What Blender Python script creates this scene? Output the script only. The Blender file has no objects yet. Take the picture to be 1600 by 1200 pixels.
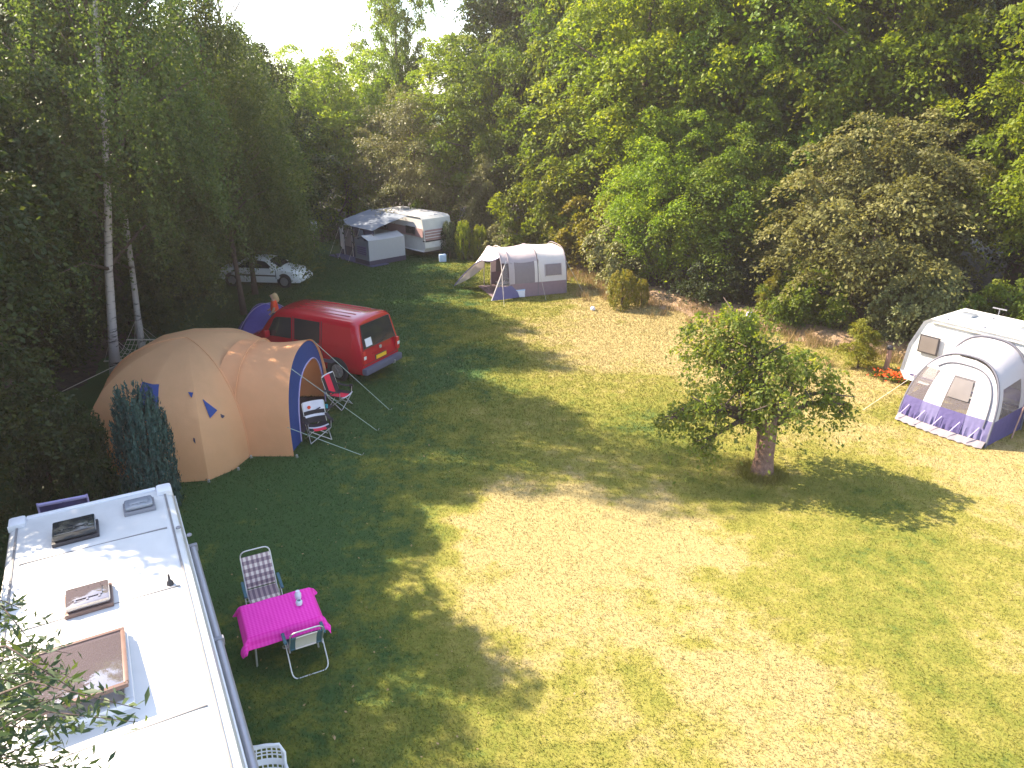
import bpy, bmesh, math, random
import numpy as np
from mathutils import Vector, Matrix
R = math.radians
PI = math.pi
S = bpy.context.scene
COL = S.collection

# ------------------------------------------------------------------ camera, sky, sun, exposure
cam = bpy.data.cameras.new('camera')
cam.sensor_width = 36.0
cam.lens = 36.0 * 1130 / 1600
cam.clip_end = 1500
camo = bpy.data.objects.new('camera', cam)
COL.objects.link(camo)
camo.location = (0, 0, 9.0)
camo.rotation_euler = (R(90) - math.atan2(450, 1130), 0, 0)
S.camera = camo

SUN = Vector((-1.05, 0.43, 1.0)).normalized()        # towards the sun
elev = math.asin(SUN.z)
azim = math.atan2(SUN.x, SUN.y)
w = bpy.data.worlds.new('World')
S.world = w
w.use_nodes = True
wn = w.node_tree.nodes
sky = wn.new('ShaderNodeTexSky')
sky.sky_type = 'NISHITA'
sky.sun_disc = False
sky.sun_elevation = elev
sky.sun_rotation = azim
sky.dust_density = 0.8
wn['Background'].inputs[1].default_value = 0.15
hsv = wn.new('ShaderNodeHueSaturation'); hsv.inputs['Saturation'].default_value = 0.78      # desaturated to a paler, less blue sky
w.node_tree.links.new(sky.outputs[0], hsv.inputs['Color'])
w.node_tree.links.new(hsv.outputs[0], wn['Background'].inputs[0])
sl = bpy.data.lights.new('sun', 'SUN')
sl.energy = 5.0
sl.angle = R(0.5)
sl.color = (1.0, 0.85, 0.64)
so = bpy.data.objects.new('sun', sl)
COL.objects.link(so)
so.rotation_euler = (-SUN).to_track_quat('-Z', 'Y').to_euler()
so.location = (-40, 25, 45)
vs = S.view_settings
vs.view_transform = 'Standard'
vs.look = 'None'
vs.gamma = 1
vs.exposure = 1.95
S.render.engine = 'CYCLES'
S.cycles.use_denoising = True
S.cycles.max_bounces = 6
S.cycles.diffuse_bounces = 3
S.cycles.transparent_max_bounces = 8
S.cycles.transmission_bounces = 4

# ------------------------------------------------------------------ materials
def nodes(name):
    m = bpy.data.materials.new(name)
    m.use_nodes = True
    nt = m.node_tree
    return m, nt, nt.nodes, nt.links, nt.nodes['Principled BSDF']

def mat(name, col, rough=0.6, metal=0.0, spec=0.4, var=0.12, vscale=6.0, bump=0.0, bscale=40.0, trans=0.0, coat=0.0, alpha=1.0):
    m, nt, N, L, P = nodes(name)
    tc = N.new('ShaderNodeTexCoord')
    nz = N.new('ShaderNodeTexNoise')
    nz.inputs['Scale'].default_value = vscale
    nz.inputs['Detail'].default_value = 5
    L.new(tc.outputs['Object'], nz.inputs['Vector'])
    mx = N.new('ShaderNodeMix'); mx.data_type = 'RGBA'
    mx.inputs[6].default_value = tuple(c * (1 - var) for c in col) + (1,)
    mx.inputs[7].default_value = tuple(min(1, c * (1 + var)) for c in col) + (1,)
    L.new(nz.outputs[0], mx.inputs[0])
    L.new(mx.outputs[2], P.inputs['Base Color'])
    P.inputs['Roughness'].default_value = rough
    P.inputs['Metallic'].default_value = metal
    P.inputs['Specular IOR Level'].default_value = spec
    P.inputs['Coat Weight'].default_value = coat
    P.inputs['Coat Roughness'].default_value = 0.05
    P.inputs['Alpha'].default_value = alpha
    if bump:
        bn = N.new('ShaderNodeTexNoise'); bn.inputs['Scale'].default_value = bscale; bn.inputs['Detail'].default_value = 4
        L.new(tc.outputs['Object'], bn.inputs['Vector'])
        b = N.new('ShaderNodeBump'); b.inputs['Strength'].default_value = bump; b.inputs['Distance'].default_value = 0.05
        L.new(bn.outputs[0], b.inputs['Height'])
        L.new(b.outputs[0], P.inputs['Normal'])
    if trans:
        t = N.new('ShaderNodeBsdfTranslucent')
        L.new(mx.outputs[2], t.inputs['Color'])
        ms = N.new('ShaderNodeMixShader'); ms.inputs[0].default_value = trans
        L.new(P.outputs[0], ms.inputs[1]); L.new(t.outputs[0], ms.inputs[2])
        L.new(ms.outputs[0], N['Material Output'].inputs[0])
    return m

def leaf_mat(name, cols, trans=0.4, gloss=0.25, tcol=None):
    """leaf colour varies leaf by leaf through the point attribute 'tint'"""
    m, nt, N, L, P = nodes(name)
    a = N.new('ShaderNodeAttribute'); a.attribute_name = 'tint'
    oi = N.new('ShaderNodeObjectInfo')
    cr = N.new('ShaderNodeValToRGB')
    e = cr.color_ramp.elements
    while len(e) < len(cols): e.new(0.5)
    for i, c in enumerate(cols):
        e[i].position = i / (len(cols) - 1); e[i].color = tuple(c) + (1,)
    L.new(a.outputs['Fac'], cr.inputs[0])
    hs = N.new('ShaderNodeHueSaturation')
    mr = N.new('ShaderNodeMapRange'); mr.inputs[3].default_value = 0.485; mr.inputs[4].default_value = 0.512
    L.new(oi.outputs['Random'], mr.inputs[0]); L.new(mr.outputs[0], hs.inputs['Hue'])
    mr2 = N.new('ShaderNodeMapRange'); mr2.inputs[3].default_value = 0.8; mr2.inputs[4].default_value = 1.2
    L.new(oi.outputs['Random'], mr2.inputs[0]); L.new(mr2.outputs[0], hs.inputs['Value'])
    L.new(cr.outputs[0], hs.inputs['Color'])
    L.new(hs.outputs[0], P.inputs['Base Color'])
    P.inputs['Roughness'].default_value = 0.5
    P.inputs['Specular IOR Level'].default_value = gloss
    t = N.new('ShaderNodeBsdfTranslucent')
    mt = N.new('ShaderNodeMix'); mt.data_type = 'RGBA'; mt.blend_type = 'MULTIPLY'; mt.inputs[0].default_value = 1
    mt.inputs[7].default_value = (tcol or (1.5, 1.45, 0.45)) + (1,)
    L.new(hs.outputs[0], mt.inputs[6]); L.new(mt.outputs[2], t.inputs['Color'])
    ms = N.new('ShaderNodeMixShader'); ms.inputs[0].default_value = trans
    L.new(P.outputs[0], ms.inputs[1]); L.new(t.outputs[0], ms.inputs[2])
    L.new(ms.outputs[0], N['Material Output'].inputs[0])
    return m

def glass_mat(name, col=(0.02, 0.025, 0.03), rough=0.06):
    m, nt, N, L, P = nodes(name)
    P.inputs['Base Color'].default_value = col + (1,)
    P.inputs['Roughness'].default_value = rough
    P.inputs['Specular IOR Level'].default_value = 0.7
    return m

def film_mat(name, col, clear):
    """thin see-through plastic or mesh: part see-through, part diffuse"""
    m, nt, N, L, P = nodes(name)
    P.inputs['Base Color'].default_value = col + (1,)
    P.inputs['Roughness'].default_value = 0.25
    t = N.new('ShaderNodeBsdfTransparent')
    ms = N.new('ShaderNodeMixShader'); ms.inputs[0].default_value = clear
    L.new(P.outputs[0], ms.inputs[1]); L.new(t.outputs[0], ms.inputs[2])
    L.new(ms.outputs[0], N['Material Output'].inputs[0])
    return m

DRY = [(1.2, 12.3, 3.2, .8), (5.5, 27.5, 5.5, .9), (13.5, 15.0, 4.5, .6), (4.2, 8.6, 2.4, .55), (0.4, 14.6, 1.9, .9), (3.3, 14.0, 1.8, .7), (11, 22, 5, .6), (9, 11, 2.2, .3), (6, 34, 4, .8)]
LUSH = [(3.6, 19.2, 2.4, .15), (9.3, 13.6, 2.6, .4), (12.2, 20.3, 1.5, .5), (-1, 24, 3, .3)]
def lawn_group():
    g = bpy.data.node_groups.new('lawn_colour', 'ShaderNodeTree')
    g.interface.new_socket('Color', in_out='OUTPUT', socket_type='NodeSocketColor')
    g.interface.new_socket('Dry', in_out='OUTPUT', socket_type='NodeSocketFloat')
    N, L = g.nodes, g.links
    out = N.new('NodeGroupOutput')
    geo = N.new('ShaderNodeNewGeometry')
    def noise(sc, det=4, rough=0.6):
        n = N.new('ShaderNodeTexNoise'); n.inputs['Scale'].default_value = sc; n.inputs['Detail'].default_value = det
        n.inputs['Roughness'].default_value = rough
        L.new(geo.outputs['Position'], n.inputs['Vector']); return n.outputs[0]
    def math_(op, a, b):
        n = N.new('ShaderNodeMath'); n.operation = op
        for i, v in enumerate((a, b)):
            if isinstance(v, (int, float)): n.inputs[i].default_value = v
            else: L.new(v, n.inputs[i])
        return n.outputs[0]
    big = noise(0.33, 4); med = noise(1.6, 5, 0.7); fine = noise(9.0, 4, 0.7)
    v = math_('MULTIPLY', math_('SUBTRACT', big, 0.5), 1.1)
    v = math_('ADD', v, math_('MULTIPLY', math_('SUBTRACT', med, 0.5), 1.3))
    v = math_('ADD', v, math_('MULTIPLY', math_('SUBTRACT', fine, 0.5), 0.45))
    v = math_('ADD', v, 0.50)
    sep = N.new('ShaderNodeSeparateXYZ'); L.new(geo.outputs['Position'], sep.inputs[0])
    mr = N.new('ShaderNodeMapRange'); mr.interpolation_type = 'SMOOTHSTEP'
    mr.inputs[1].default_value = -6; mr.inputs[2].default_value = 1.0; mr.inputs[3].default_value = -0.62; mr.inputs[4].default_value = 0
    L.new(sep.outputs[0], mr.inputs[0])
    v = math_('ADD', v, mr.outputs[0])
    wob = math_('MULTIPLY', math_('SUBTRACT', noise(0.9, 3), 0.5), 3.5)
    for lst, sg in ((DRY, 1), (LUSH, -1)):
        for (x, y, r, s) in lst:
            d = N.new('ShaderNodeVectorMath'); d.operation = 'DISTANCE'
            L.new(geo.outputs['Position'], d.inputs[0]); d.inputs[1].default_value = (x, y, 0)
            m2 = N.new('ShaderNodeMapRange'); m2.interpolation_type = 'SMOOTHSTEP'
            m2.inputs[1].default_value = r * 1.35; m2.inputs[2].default_value = 0.2 * r; m2.inputs[3].default_value = 0; m2.inputs[4].default_value = sg * s * .75
            L.new(math_('ADD', d.outputs['Value'], wob), m2.inputs[0])
            v = math_('ADD', v, m2.outputs[0])
    cr = N.new('ShaderNodeValToRGB')
    e = cr.color_ramp.elements
    pts = [(0.0, (.045, .090, .024)), (.30, (.138, .148, .024)), (.62, (.215, .195, .042)), (1.0, (.315, .25, .108))]
    while len(e) < len(pts): e.new(.5)
    for i, (p, c) in enumerate(pts): e[i].position = p; e[i].color = c + (1,)
    L.new(v, cr.inputs[0])
    L.new(cr.outputs[0], out.inputs[0]); L.new(v, out.inputs[1])
    return g
LG = lawn_group()
def lawn_mat(name, blade):
    m, nt, N, L, P = nodes(name)
    g = N.new('ShaderNodeGroup'); g.node_tree = LG
    P.inputs['Roughness'].default_value = 0.8
    P.inputs['Specular IOR Level'].default_value = 0.15
    if blade:
        a = N.new('ShaderNodeAttribute'); a.attribute_name = 'tint'
        mr = N.new('ShaderNodeMapRange'); mr.inputs[3].default_value = 0.78; mr.inputs[4].default_value = 1.3
        L.new(a.outputs['Fac'], mr.inputs[0])
        mx = N.new('ShaderNodeMix'); mx.data_type = 'RGBA'; mx.blend_type = 'MULTIPLY'; mx.inputs[0].default_value = 1
        cc = N.new('ShaderNodeCombineColor')
        for i in range(3): L.new(mr.outputs[0], cc.inputs[i])
        L.new(g.outputs[0], mx.inputs[6]); L.new(cc.outputs[0], mx.inputs[7])
        L.new(mx.outputs[2], P.inputs['Base Color'])
        t = N.new('ShaderNodeBsdfTranslucent'); L.new(mx.outputs[2], t.inputs[0])
        ms = N.new('ShaderNodeMixShader'); ms.inputs[0].default_value = .35
        L.new(P.outputs[0], ms.inputs[1]); L.new(t.outputs[0], ms.inputs[2])
        L.new(ms.outputs[0], N['Material Output'].inputs[0])
    else:
        geo = N.new('ShaderNodeNewGeometry')
        n = N.new('ShaderNodeTexNoise'); n.inputs['Scale'].default_value = 26; n.inputs['Detail'].default_value = 5; n.inputs['Roughness'].default_value = .75
        L.new(geo.outputs['Position'], n.inputs['Vector'])
        mr = N.new('ShaderNodeMapRange'); mr.inputs[1].default_value = .3; mr.inputs[2].default_value = .7; mr.inputs[3].default_value = .75; mr.inputs[4].default_value = 1.25
        L.new(n.outputs[0], mr.inputs[0])
        cc = N.new('ShaderNodeCombineColor')
        for i in range(3): L.new(mr.outputs[0], cc.inputs[i])
        mx = N.new('ShaderNodeMix'); mx.data_type = 'RGBA'; mx.blend_type = 'MULTIPLY'; mx.inputs[0].default_value = 1
        L.new(g.outputs[0], mx.inputs[6]); L.new(cc.outputs[0], mx.inputs[7])
        L.new(mx.outputs[2], P.inputs['Base Color'])
        b = N.new('ShaderNodeBump'); b.inputs['Strength'].default_value = .6; b.inputs['Distance'].default_value = .05
        L.new(n.outputs[0], b.inputs['Height']); L.new(b.outputs[0], P.inputs['Normal'])
    return m

def litter_mat(name, c0, c1):
    m, nt, N, L, P = nodes(name)
    geo = N.new('ShaderNodeNewGeometry')
    n = N.new('ShaderNodeTexNoise'); n.inputs['Scale'].default_value = 5; n.inputs['Detail'].default_value = 8; n.inputs['Roughness'].default_value = .75
    L.new(geo.outputs['Position'], n.inputs['Vector'])
    cr = N.new('ShaderNodeValToRGB'); e = cr.color_ramp.elements
    e[0].position = .35; e[0].color = c0 + (1,); e[1].position = .65; e[1].color = c1 + (1,)
    L.new(n.outputs[0], cr.inputs[0]); L.new(cr.outputs[0], P.inputs['Base Color'])
    P.inputs['Roughness'].default_value = .9
    b = N.new('ShaderNodeBump'); b.inputs['Strength'].default_value = .8; b.inputs['Distance'].default_value = .08
    L.new(n.outputs[0], b.inputs['Height']); L.new(b.outputs[0], P.inputs['Normal'])
    return m

def birch_mat():
    m, nt, N, L, P = nodes('birch_bark')
    tc = N.new('ShaderNodeTexCoord')
    mp = N.new('ShaderNodeMapping'); mp.inputs['Scale'].default_value = (1.2, 1.2, 5.0)
    L.new(tc.outputs['Object'], mp.inputs[0])
    n = N.new('ShaderNodeTexNoise'); n.inputs['Scale'].default_value = 1.6; n.inputs['Detail'].default_value = 6; n.inputs['Roughness'].default_value = .7
    L.new(mp.outputs[0], n.inputs['Vector'])
    cr = N.new('ShaderNodeValToRGB'); e = cr.color_ramp.elements
    e[0].position = .36; e[0].color = (.05, .04, .04, 1); e[1].position = .46; e[1].color = (.44, .39, .37, 1)
    L.new(n.outputs[0], cr.inputs[0]); L.new(cr.outputs[0], P.inputs['Base Color'])
    P.inputs['Roughness'].default_value = .75
    return m

def check_mat(name, a, b, c, sx, sy, axes=(0, 1)):
    """woven check: two crossing stripe sets"""
    m, nt, N, L, P = nodes(name)
    tc = N.new('ShaderNodeTexCoord'); sp = N.new('ShaderNodeSeparateXYZ'); L.new(tc.outputs['Object'], sp.inputs[0])
    outs = []
    for ax, s in ((axes[0], sx), (axes[1], sy)):
        m1 = N.new('ShaderNodeMath'); m1.operation = 'MULTIPLY'; m1.inputs[1].default_value = s; L.new(sp.outputs[ax], m1.inputs[0])
        m2 = N.new('ShaderNodeMath'); m2.operation = 'FRACT'; L.new(m1.outputs[0], m2.inputs[0])
        m3 = N.new('ShaderNodeMath'); m3.operation = 'GREATER_THAN'; m3.inputs[1].default_value = .5; L.new(m2.outputs[0], m3.inputs[0])
        outs.append(m3.outputs[0])
    ad = N.new('ShaderNodeMath'); ad.operation = 'ADD'; L.new(outs[0], ad.inputs[0]); L.new(outs[1], ad.inputs[1])
    dv = N.new('ShaderNodeMath'); dv.operation = 'MULTIPLY'; dv.inputs[1].default_value = .5; L.new(ad.outputs[0], dv.inputs[0])
    cr = N.new('ShaderNodeValToRGB'); cr.color_ramp.interpolation = 'CONSTANT'; e = cr.color_ramp.elements
    e.new(.5)
    for i, (p, cc) in enumerate(((0, a), (.4, b), (.9, c))): e[i].position = p; e[i].color = cc + (1,)
    L.new(dv.outputs[0], cr.inputs[0]); L.new(cr.outputs[0], P.inputs['Base Color'])
    P.inputs['Roughness'].default_value = .85
    return m

M = {}
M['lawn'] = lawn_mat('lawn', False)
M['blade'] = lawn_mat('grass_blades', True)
M['floor'] = litter_mat('woodland_litter', (.018, .014, .011), (.07, .045, .03))
M['straw'] = litter_mat('straw_litter', (.14, .085, .05), (.42, .29, .19))
M['bark'] = mat('brown_bark', (.09, .062, .05), .9, var=.45, vscale=9, bump=.6, bscale=14)
M['barkred'] = mat('reddish_bark', (.20, .115, .085), .9, var=.6, vscale=11, bump=1.0, bscale=18)
M['barkgrey'] = mat('grey_dead_bark', (.22, .18, .17), .9, var=.3)
M['birch'] = birch_mat()
M['lf_lime'] = leaf_mat('leaves_lime', [(.095,.15,.009),(.16,.225,.015),(.25,.275,.025)], .52)
M['lf_green'] = leaf_mat('leaves_green', [(.062,.112,.011),(.11,.16,.016),(.19,.215,.024)], .5)
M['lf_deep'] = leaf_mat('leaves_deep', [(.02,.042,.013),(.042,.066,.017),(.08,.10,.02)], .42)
M['lf_pale'] = leaf_mat('leaves_pale', [(.11,.125,.045),(.165,.17,.06),(.24,.23,.09)], .35, .35, (1.2, 1.2, .7))
M['lf_grey'] = leaf_mat('leaves_grey', [(.06,.06,.022),(.115,.11,.036),(.21,.19,.07)], .38, .15, (1.4, 1.3, .6))
M['lf_gold'] = leaf_mat('leaves_gold', [(.12,.14,.014),(.18,.18,.02),(.24,.20,.025)], .45)
M['lf_birch'] = leaf_mat('leaves_birch', [(.042,.078,.026),(.078,.118,.036),(.13,.16,.05)], .48)
M['lf_blue'] = leaf_mat('leaves_blue', [(.02, .05, .045), (.035, .085, .075), (.06, .12, .10)], .12, .3, (1, 1.1, .9))
M['lf_conifer'] = leaf_mat('leaves_conifer', [(.015, .035, .012), (.028, .055, .016), (.05, .08, .02)], .15)
M['lf_apple'] = leaf_mat('leaves_apple', [(.10,.17,.03),(.17,.235,.045),(.34,.33,.12)], .58)
M['lf_willow'] = leaf_mat('leaves_willow', [(.03, .05, .03), (.05, .075, .04), (.08, .10, .04)], .3)
M['lf_straw'] = leaf_mat('straw_blades', [(.16, .15, .04), (.30, .23, .10), (.40, .28, .16)], .3, .2, (1.1, 1.0, .8))
M['lf_red'] = leaf_mat('petals_red', [(.5, .03, .015), (.65, .09, .02), (.55, .05, .03)], .3, .2, (1, .8, .6))
M['white'] = mat('white_gelcoat', (.60, .595, .59), .3, var=.16, vscale=2.6, spec=.5)
M['seal'] = mat('grey_sealant', (.20, .19, .19), .7, var=.3)
M['whiteplastic'] = mat('white_plastic', (.72, .72, .75), .4, var=.05)
M['greyplastic'] = mat('grey_plastic', (.22, .22, .25), .45)
M['darkplastic'] = mat('dark_plastic', (.035, .033, .04), .5)
M['smoke'] = glass_mat('smoked_acrylic', (.11, .09, .10), .03)
M['smoke'].node_tree.nodes['Principled BSDF'].inputs['IOR'].default_value = 2.4
M['brownframe'] = mat('brown_frame', (.16, .10, .085), .4, var=.2)
M['smokegrey'] = glass_mat('grey_acrylic', (.22, .24, .28), .2)
M['glass'] = glass_mat('dark_glass')
M['curtain'] = mat('curtain_behind_glass', (.15, .13, .125), .3, var=.25, vscale=3, spec=.6)
M['alu'] = mat('aluminium', (.62, .61, .6), .35, metal=.7, var=.08)
M['rail'] = mat('awning_cassette_grey', (.34, .34, .38), .4, metal=.3)
M['tan'] = mat('tan_canvas', (.90, .51, .26), .85, var=.07, vscale=2.2, bump=.35, bscale=3.2, trans=.45)
M['taninner'] = mat('tan_inner', (.38, .17, .10), .9, trans=.3)
M['blue'] = mat('blue_canvas', (.025, .06, .24), .7, trans=.15)
M['bluetarp'] = mat('blue_tarp', (.13, .10, .42), .55, trans=.3, bump=.3, bscale=6)
M['purple'] = mat('purple_canvas', (.085, .07, .20), .75, bump=.4, bscale=8, trans=.2)
M['lilac'] = mat('lilac_trim', (.42, .36, .60), .7)
M['red'] = mat('red_paint', (.44, .005, .020), .25, var=.06, coat=.6, spec=.5)
M['silver'] = mat('silver_paint', (.80, .82, .86), .3, metal=.15, var=.04, coat=.5)
M['tyre'] = mat('tyre_rubber', (.02, .02, .022), .85)
M['hub'] = mat('wheel_silver', (.42, .42, .44), .35, metal=.7)
M['lampred'] = mat('tail_lamp_red', (.55, .02, .02), .2, coat=.5)
M['lampclear'] = mat('lamp_clear', (.75, .74, .72), .12, coat=.5)
M['plate'] = mat('plate_yellow', (.85, .50, .02), .5)
M['bumper'] = mat('bumper_grey', (.10, .10, .15), .6)
M['pink'] = check_mat('pink_cloth', (.80, .012, .36), (.86, .03, .44), (.9, .06, .50), 16, 22)
M['plaid'] = check_mat('plaid_fabric', (.66, .58, .52), (.33, .24, .25), (.15, .10, .13), 11, 9, (0, 2))
M['cream'] = mat('cream_fabric', (.66, .62, .56), .85, var=.08)
M['teal'] = mat('teal_fabric', (.05, .12, .15), .8)
M['chairred'] = mat('chair_red', (.75, .02, .06), .7)
M['chairblack'] = mat('chair_black', (.025, .022, .026), .8)
M['chairwhite'] = mat('chair_white', (.70, .68, .74), .7)
M['cyan'] = mat('cyan_plastic', (.06, .42, .50), .4)
M['paleblue'] = mat('pale_blue_plastic', (.42, .55, .78), .45)
M['grey'] = mat('grey_awning', (.17, .20, .26), .75, var=.08, bump=.1, bscale=4, trans=.1)
M['greylight'] = mat('light_grey_awning', (.46, .47, .50), .75, var=.05, bump=.1, bscale=4, trans=.15)
M['darkgrey'] = mat('dark_awning', (.05, .045, .075), .8)
M['navy'] = mat('navy_canvas', (.06, .065, .13), .8)
M['maroon'] = mat('faded_maroon', (.36, .23, .23), .5)
M['lilacgrey'] = mat('lilac_grey_canvas', (.56, .49, .52), .8, var=.08, bump=.25, bscale=6, trans=.35)
M['palecanvas'] = mat('pale_canvas', (.74, .69, .69), .8, var=.05, bump=.2, bscale=6, trans=.3)
M['mauve'] = mat('mauve_skirt', (.27, .19, .22), .85, bump=.2, bscale=6, trans=.15)
M['meshgrey'] = mat('grey_window_mesh', (.20, .17, .19), .8)
M['bluegrey'] = mat('blue_grey_canvas', (.17, .155, .32), .75, trans=.3, bump=.3, bscale=7)
M['awnwhite'] = mat('awning_white', (.50, .48, .52), .75, var=.03, trans=.25, bump=.15, bscale=5)
M['film'] = film_mat('clear_film', (.22, .19, .20), .70)
M['hoop'] = mat('hoop_sleeve', (.10, .10, .13), .7)
M['rope'] = mat('pale_rope', (.55, .50, .42), .9)
M['guy'] = mat('green_guy_line', (.36, .45, .38), .9)
M['wood'] = mat('weathered_wood', (.33, .2, .16), .85, var=.3)
M['skin'] = mat('skin', (.52, .30, .21), .6, var=.05)
M['hair'] = mat('blond_hair', (.50, .34, .17), .6, var=.2, vscale=20)
M['orange'] = mat('orange_cloth', (.80, .075, .02), .8, bump=.2, bscale=20)
M['jeans'] = mat('blue_trousers', (.06, .07, .14), .85)
M['clearglass'] = mat('pale_glass', (.62, .72, .76), .08, spec=.8)
M['moss'] = mat('grey_roof', (.55, .55, .58), .6, var=.1)

# ------------------------------------------------------------------ mesh helpers
class MB:
    def __init__(s): s.v = []; s.f = []; s.sm = False
    def add(s, vs, fs):
        o = len(s.v)
        s.v += [tuple(map(float, v)) for v in vs]
        s.f += [tuple(i + o for i in f) for f in fs]
        return s
    def box(s, c, d, rot=None, bev=0.0):
        bm = bmesh.new()
        bmesh.ops.create_cube(bm, size=1)
        bmesh.ops.scale(bm, vec=d, verts=bm.verts)
        if bev: bmesh.ops.bevel(bm, geom=bm.edges[:], offset=bev, segments=2, affect='EDGES', profile=.6)
        mt = Matrix.Translation(c)
        if rot is not None: mt = mt @ (rot if isinstance(rot, Matrix) else Matrix.Rotation(rot, 4, 'Z'))
        bmesh.ops.transform(bm, matrix=mt, verts=bm.verts)
        bm.verts.index_update()
        s.add([v.co for v in bm.verts], [[v.index for v in f.verts] for f in bm.faces])
        bm.free(); return s
    def tube(s, pts, r, n=8, cap=True):
        pts = [Vector(p) for p in pts]
        rs = r if isinstance(r, (list, tuple)) else [r] * len(pts)
        vs, fs = [], []
        up = Vector((0, 0, 1))
        prev = None
        for i, p in enumerate(pts):
            a = pts[max(0, i - 1)]; b = pts[min(len(pts) - 1, i + 1)]
            t = (b - a)
            if t.length < 1e-9: t = Vector((0, 0, 1))
            t.normalize()
            if prev is None:
                x = t.cross(up if abs(t.z) < .9 else Vector((1, 0, 0))).normalized()
            else:
                x = (prev - t * prev.dot(t))
                x = x.normalized() if x.length > 1e-6 else t.orthogonal().normalized()
            prev = x
            y = t.cross(x)
            for k in range(n):
                an = 2 * PI * k / n
                vs.append(p + (x * math.cos(an) + y * math.sin(an)) * rs[i])
        for i in range(len(pts) - 1):
            for k in range(n):
                fs.append((i * n + k, i * n + (k + 1) % n, (i + 1) * n + (k + 1) % n, (i + 1) * n + k))
        if cap:
            fs.append(tuple(range(n - 1, -1, -1))); fs.append(tuple((len(pts) - 1) * n + k for k in range(n)))
        s.add(vs, fs); return s
    def lathe(s, prof, c=(0, 0, 0), n=20, axis='Z'):
        vs, fs = [], []
        for (r, z) in prof:
            for k in range(n):
                a = 2 * PI * k / n
                p = (r * math.cos(a), r * math.sin(a), z)
                if axis == 'Y': p = (p[0], p[2], p[1])
                if axis == 'X': p = (p[2], p[0], p[1])
                vs.append((p[0] + c[0], p[1] + c[1], p[2] + c[2]))
        for i in range(len(prof) - 1):
            for k in range(n):
                fs.append((i * n + k, i * n + (k + 1) % n, (i + 1) * n + (k + 1) % n, (i + 1) * n + k))
        fs.append(tuple(range(n - 1, -1, -1))); fs.append(tuple((len(prof) - 1) * n + k for k in range(n)))
        s.add(vs, fs); return s
    def sheet(s, grid, th=0.01):
        """grid[i][j] of points -> closed thin slab"""
        ni, nj = len(grid), len(grid[0])
        G = [[Vector(p) for p in row] for row in grid]
        vs = []
        nm = {}
        for i in range(ni):
            for j in range(nj):
                a = G[min(ni - 1, i + 1)][j] - G[max(0, i - 1)][j]
                b = G[i][min(nj - 1, j + 1)] - G[i][max(0, j - 1)]
                n = a.cross(b)
                nm[i, j] = n.normalized() if n.length > 1e-9 else Vector((0, 0, 1))
        for sg in (.5, -.5):
            for i in range(ni):
                for j in range(nj): vs.append(G[i][j] + nm[i, j] * th * sg)
        o = ni * nj
        ix = lambda i, j: i * nj + j
        fs = []
        for i in range(ni - 1):
            for j in range(nj - 1):
                q = (ix(i, j), ix(i + 1, j), ix(i + 1, j + 1), ix(i, j + 1))
                fs.append(q); fs.append(tuple(o + k for k in reversed(q)))
        rim = [(i, 0) for i in range(ni)] + [(ni - 1, j) for j in range(1, nj)] + [(i, nj - 1) for i in range(ni - 2, -1, -1)] + [(0, j) for j in range(nj - 2, 0, -1)]
        for k in range(len(rim)):
            a, b = ix(*rim[k]), ix(*rim[(k + 1) % len(rim)])
            fs.append((a, a + o, b + o, b))
        s.add(vs, fs); return s
    def poly(s, pts, th=.01, sub=1):
        """flat polygon slab"""
        P = [Vector(p) for p in pts]
        n = (P[1] - P[0]).cross(P[2] - P[0]).normalized()
        k = len(P)
        s.add([p + n * th / 2 for p in P] + [p - n * th / 2 for p in P],
              [tuple(range(k)), tuple(range(2 * k - 1, k - 1, -1))] + [(i, i + k, (i + 1) % k + k, (i + 1) % k) for i in range(k)])
        return s
    def build(s, name, m, parent=None, smooth=None, loc=None):
        me = bpy.data.meshes.new(name)
        me.from_pydata(s.v, [], s.f)
        me.materials.append(M[m] if isinstance(m, str) else m)
        o = bpy.data.objects.new(name, me)
        COL.objects.link(o)
        if parent: o.parent = parent
        if loc: o.location = loc
        bm = bmesh.new(); bm.from_mesh(me); bmesh.ops.recalc_face_normals(bm, faces=bm.faces); bm.to_mesh(me); bm.free()
        if smooth is not None:
            me.polygons.foreach_set('use_smooth', [True] * len(me.polygons))
            try: me.set_sharp_from_angle(angle=R(smooth))
            except Exception: pass
        return o

def np_mesh(name, V, F, tint, m):
    me = bpy.data.meshes.new(name)
    n = len(F)
    me.vertices.add(len(V)); me.vertices.foreach_set('co', V.astype(np.float32).ravel())
    me.loops.add(n * 3); me.loops.foreach_set('vertex_index', F.astype(np.int32).ravel())
    me.polygons.add(n)
    me.polygons.foreach_set('loop_start', np.arange(0, n * 3, 3, dtype=np.int32))
    me.polygons.foreach_set('loop_total', np.full(n, 3, dtype=np.int32))
    me.update(calc_edges=True)
    a = me.attributes.new('tint', 'FLOAT', 'POINT'); a.data.foreach_set('value', tint.astype(np.float32))
    me.materials.append(m)
    return me

def tag(o, label, cat, group=None, kind=None):
    o['label'] = label; o['category'] = cat
    if group: o['group'] = group
    if kind: o['kind'] = kind
    return o
def thing(name, label, cat, loc=(0, 0, 0), rz=0.0, group=None):
    o = bpy.data.objects.new(name, None); COL.objects.link(o)
    o.empty_display_size = .3
    o.location = loc; o.rotation_euler = (0, 0, rz)
    return tag(o, label, cat, group)
def lerp(a, b, t): return tuple(x + (y - x) * t for x, y in zip(a, b))

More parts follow.
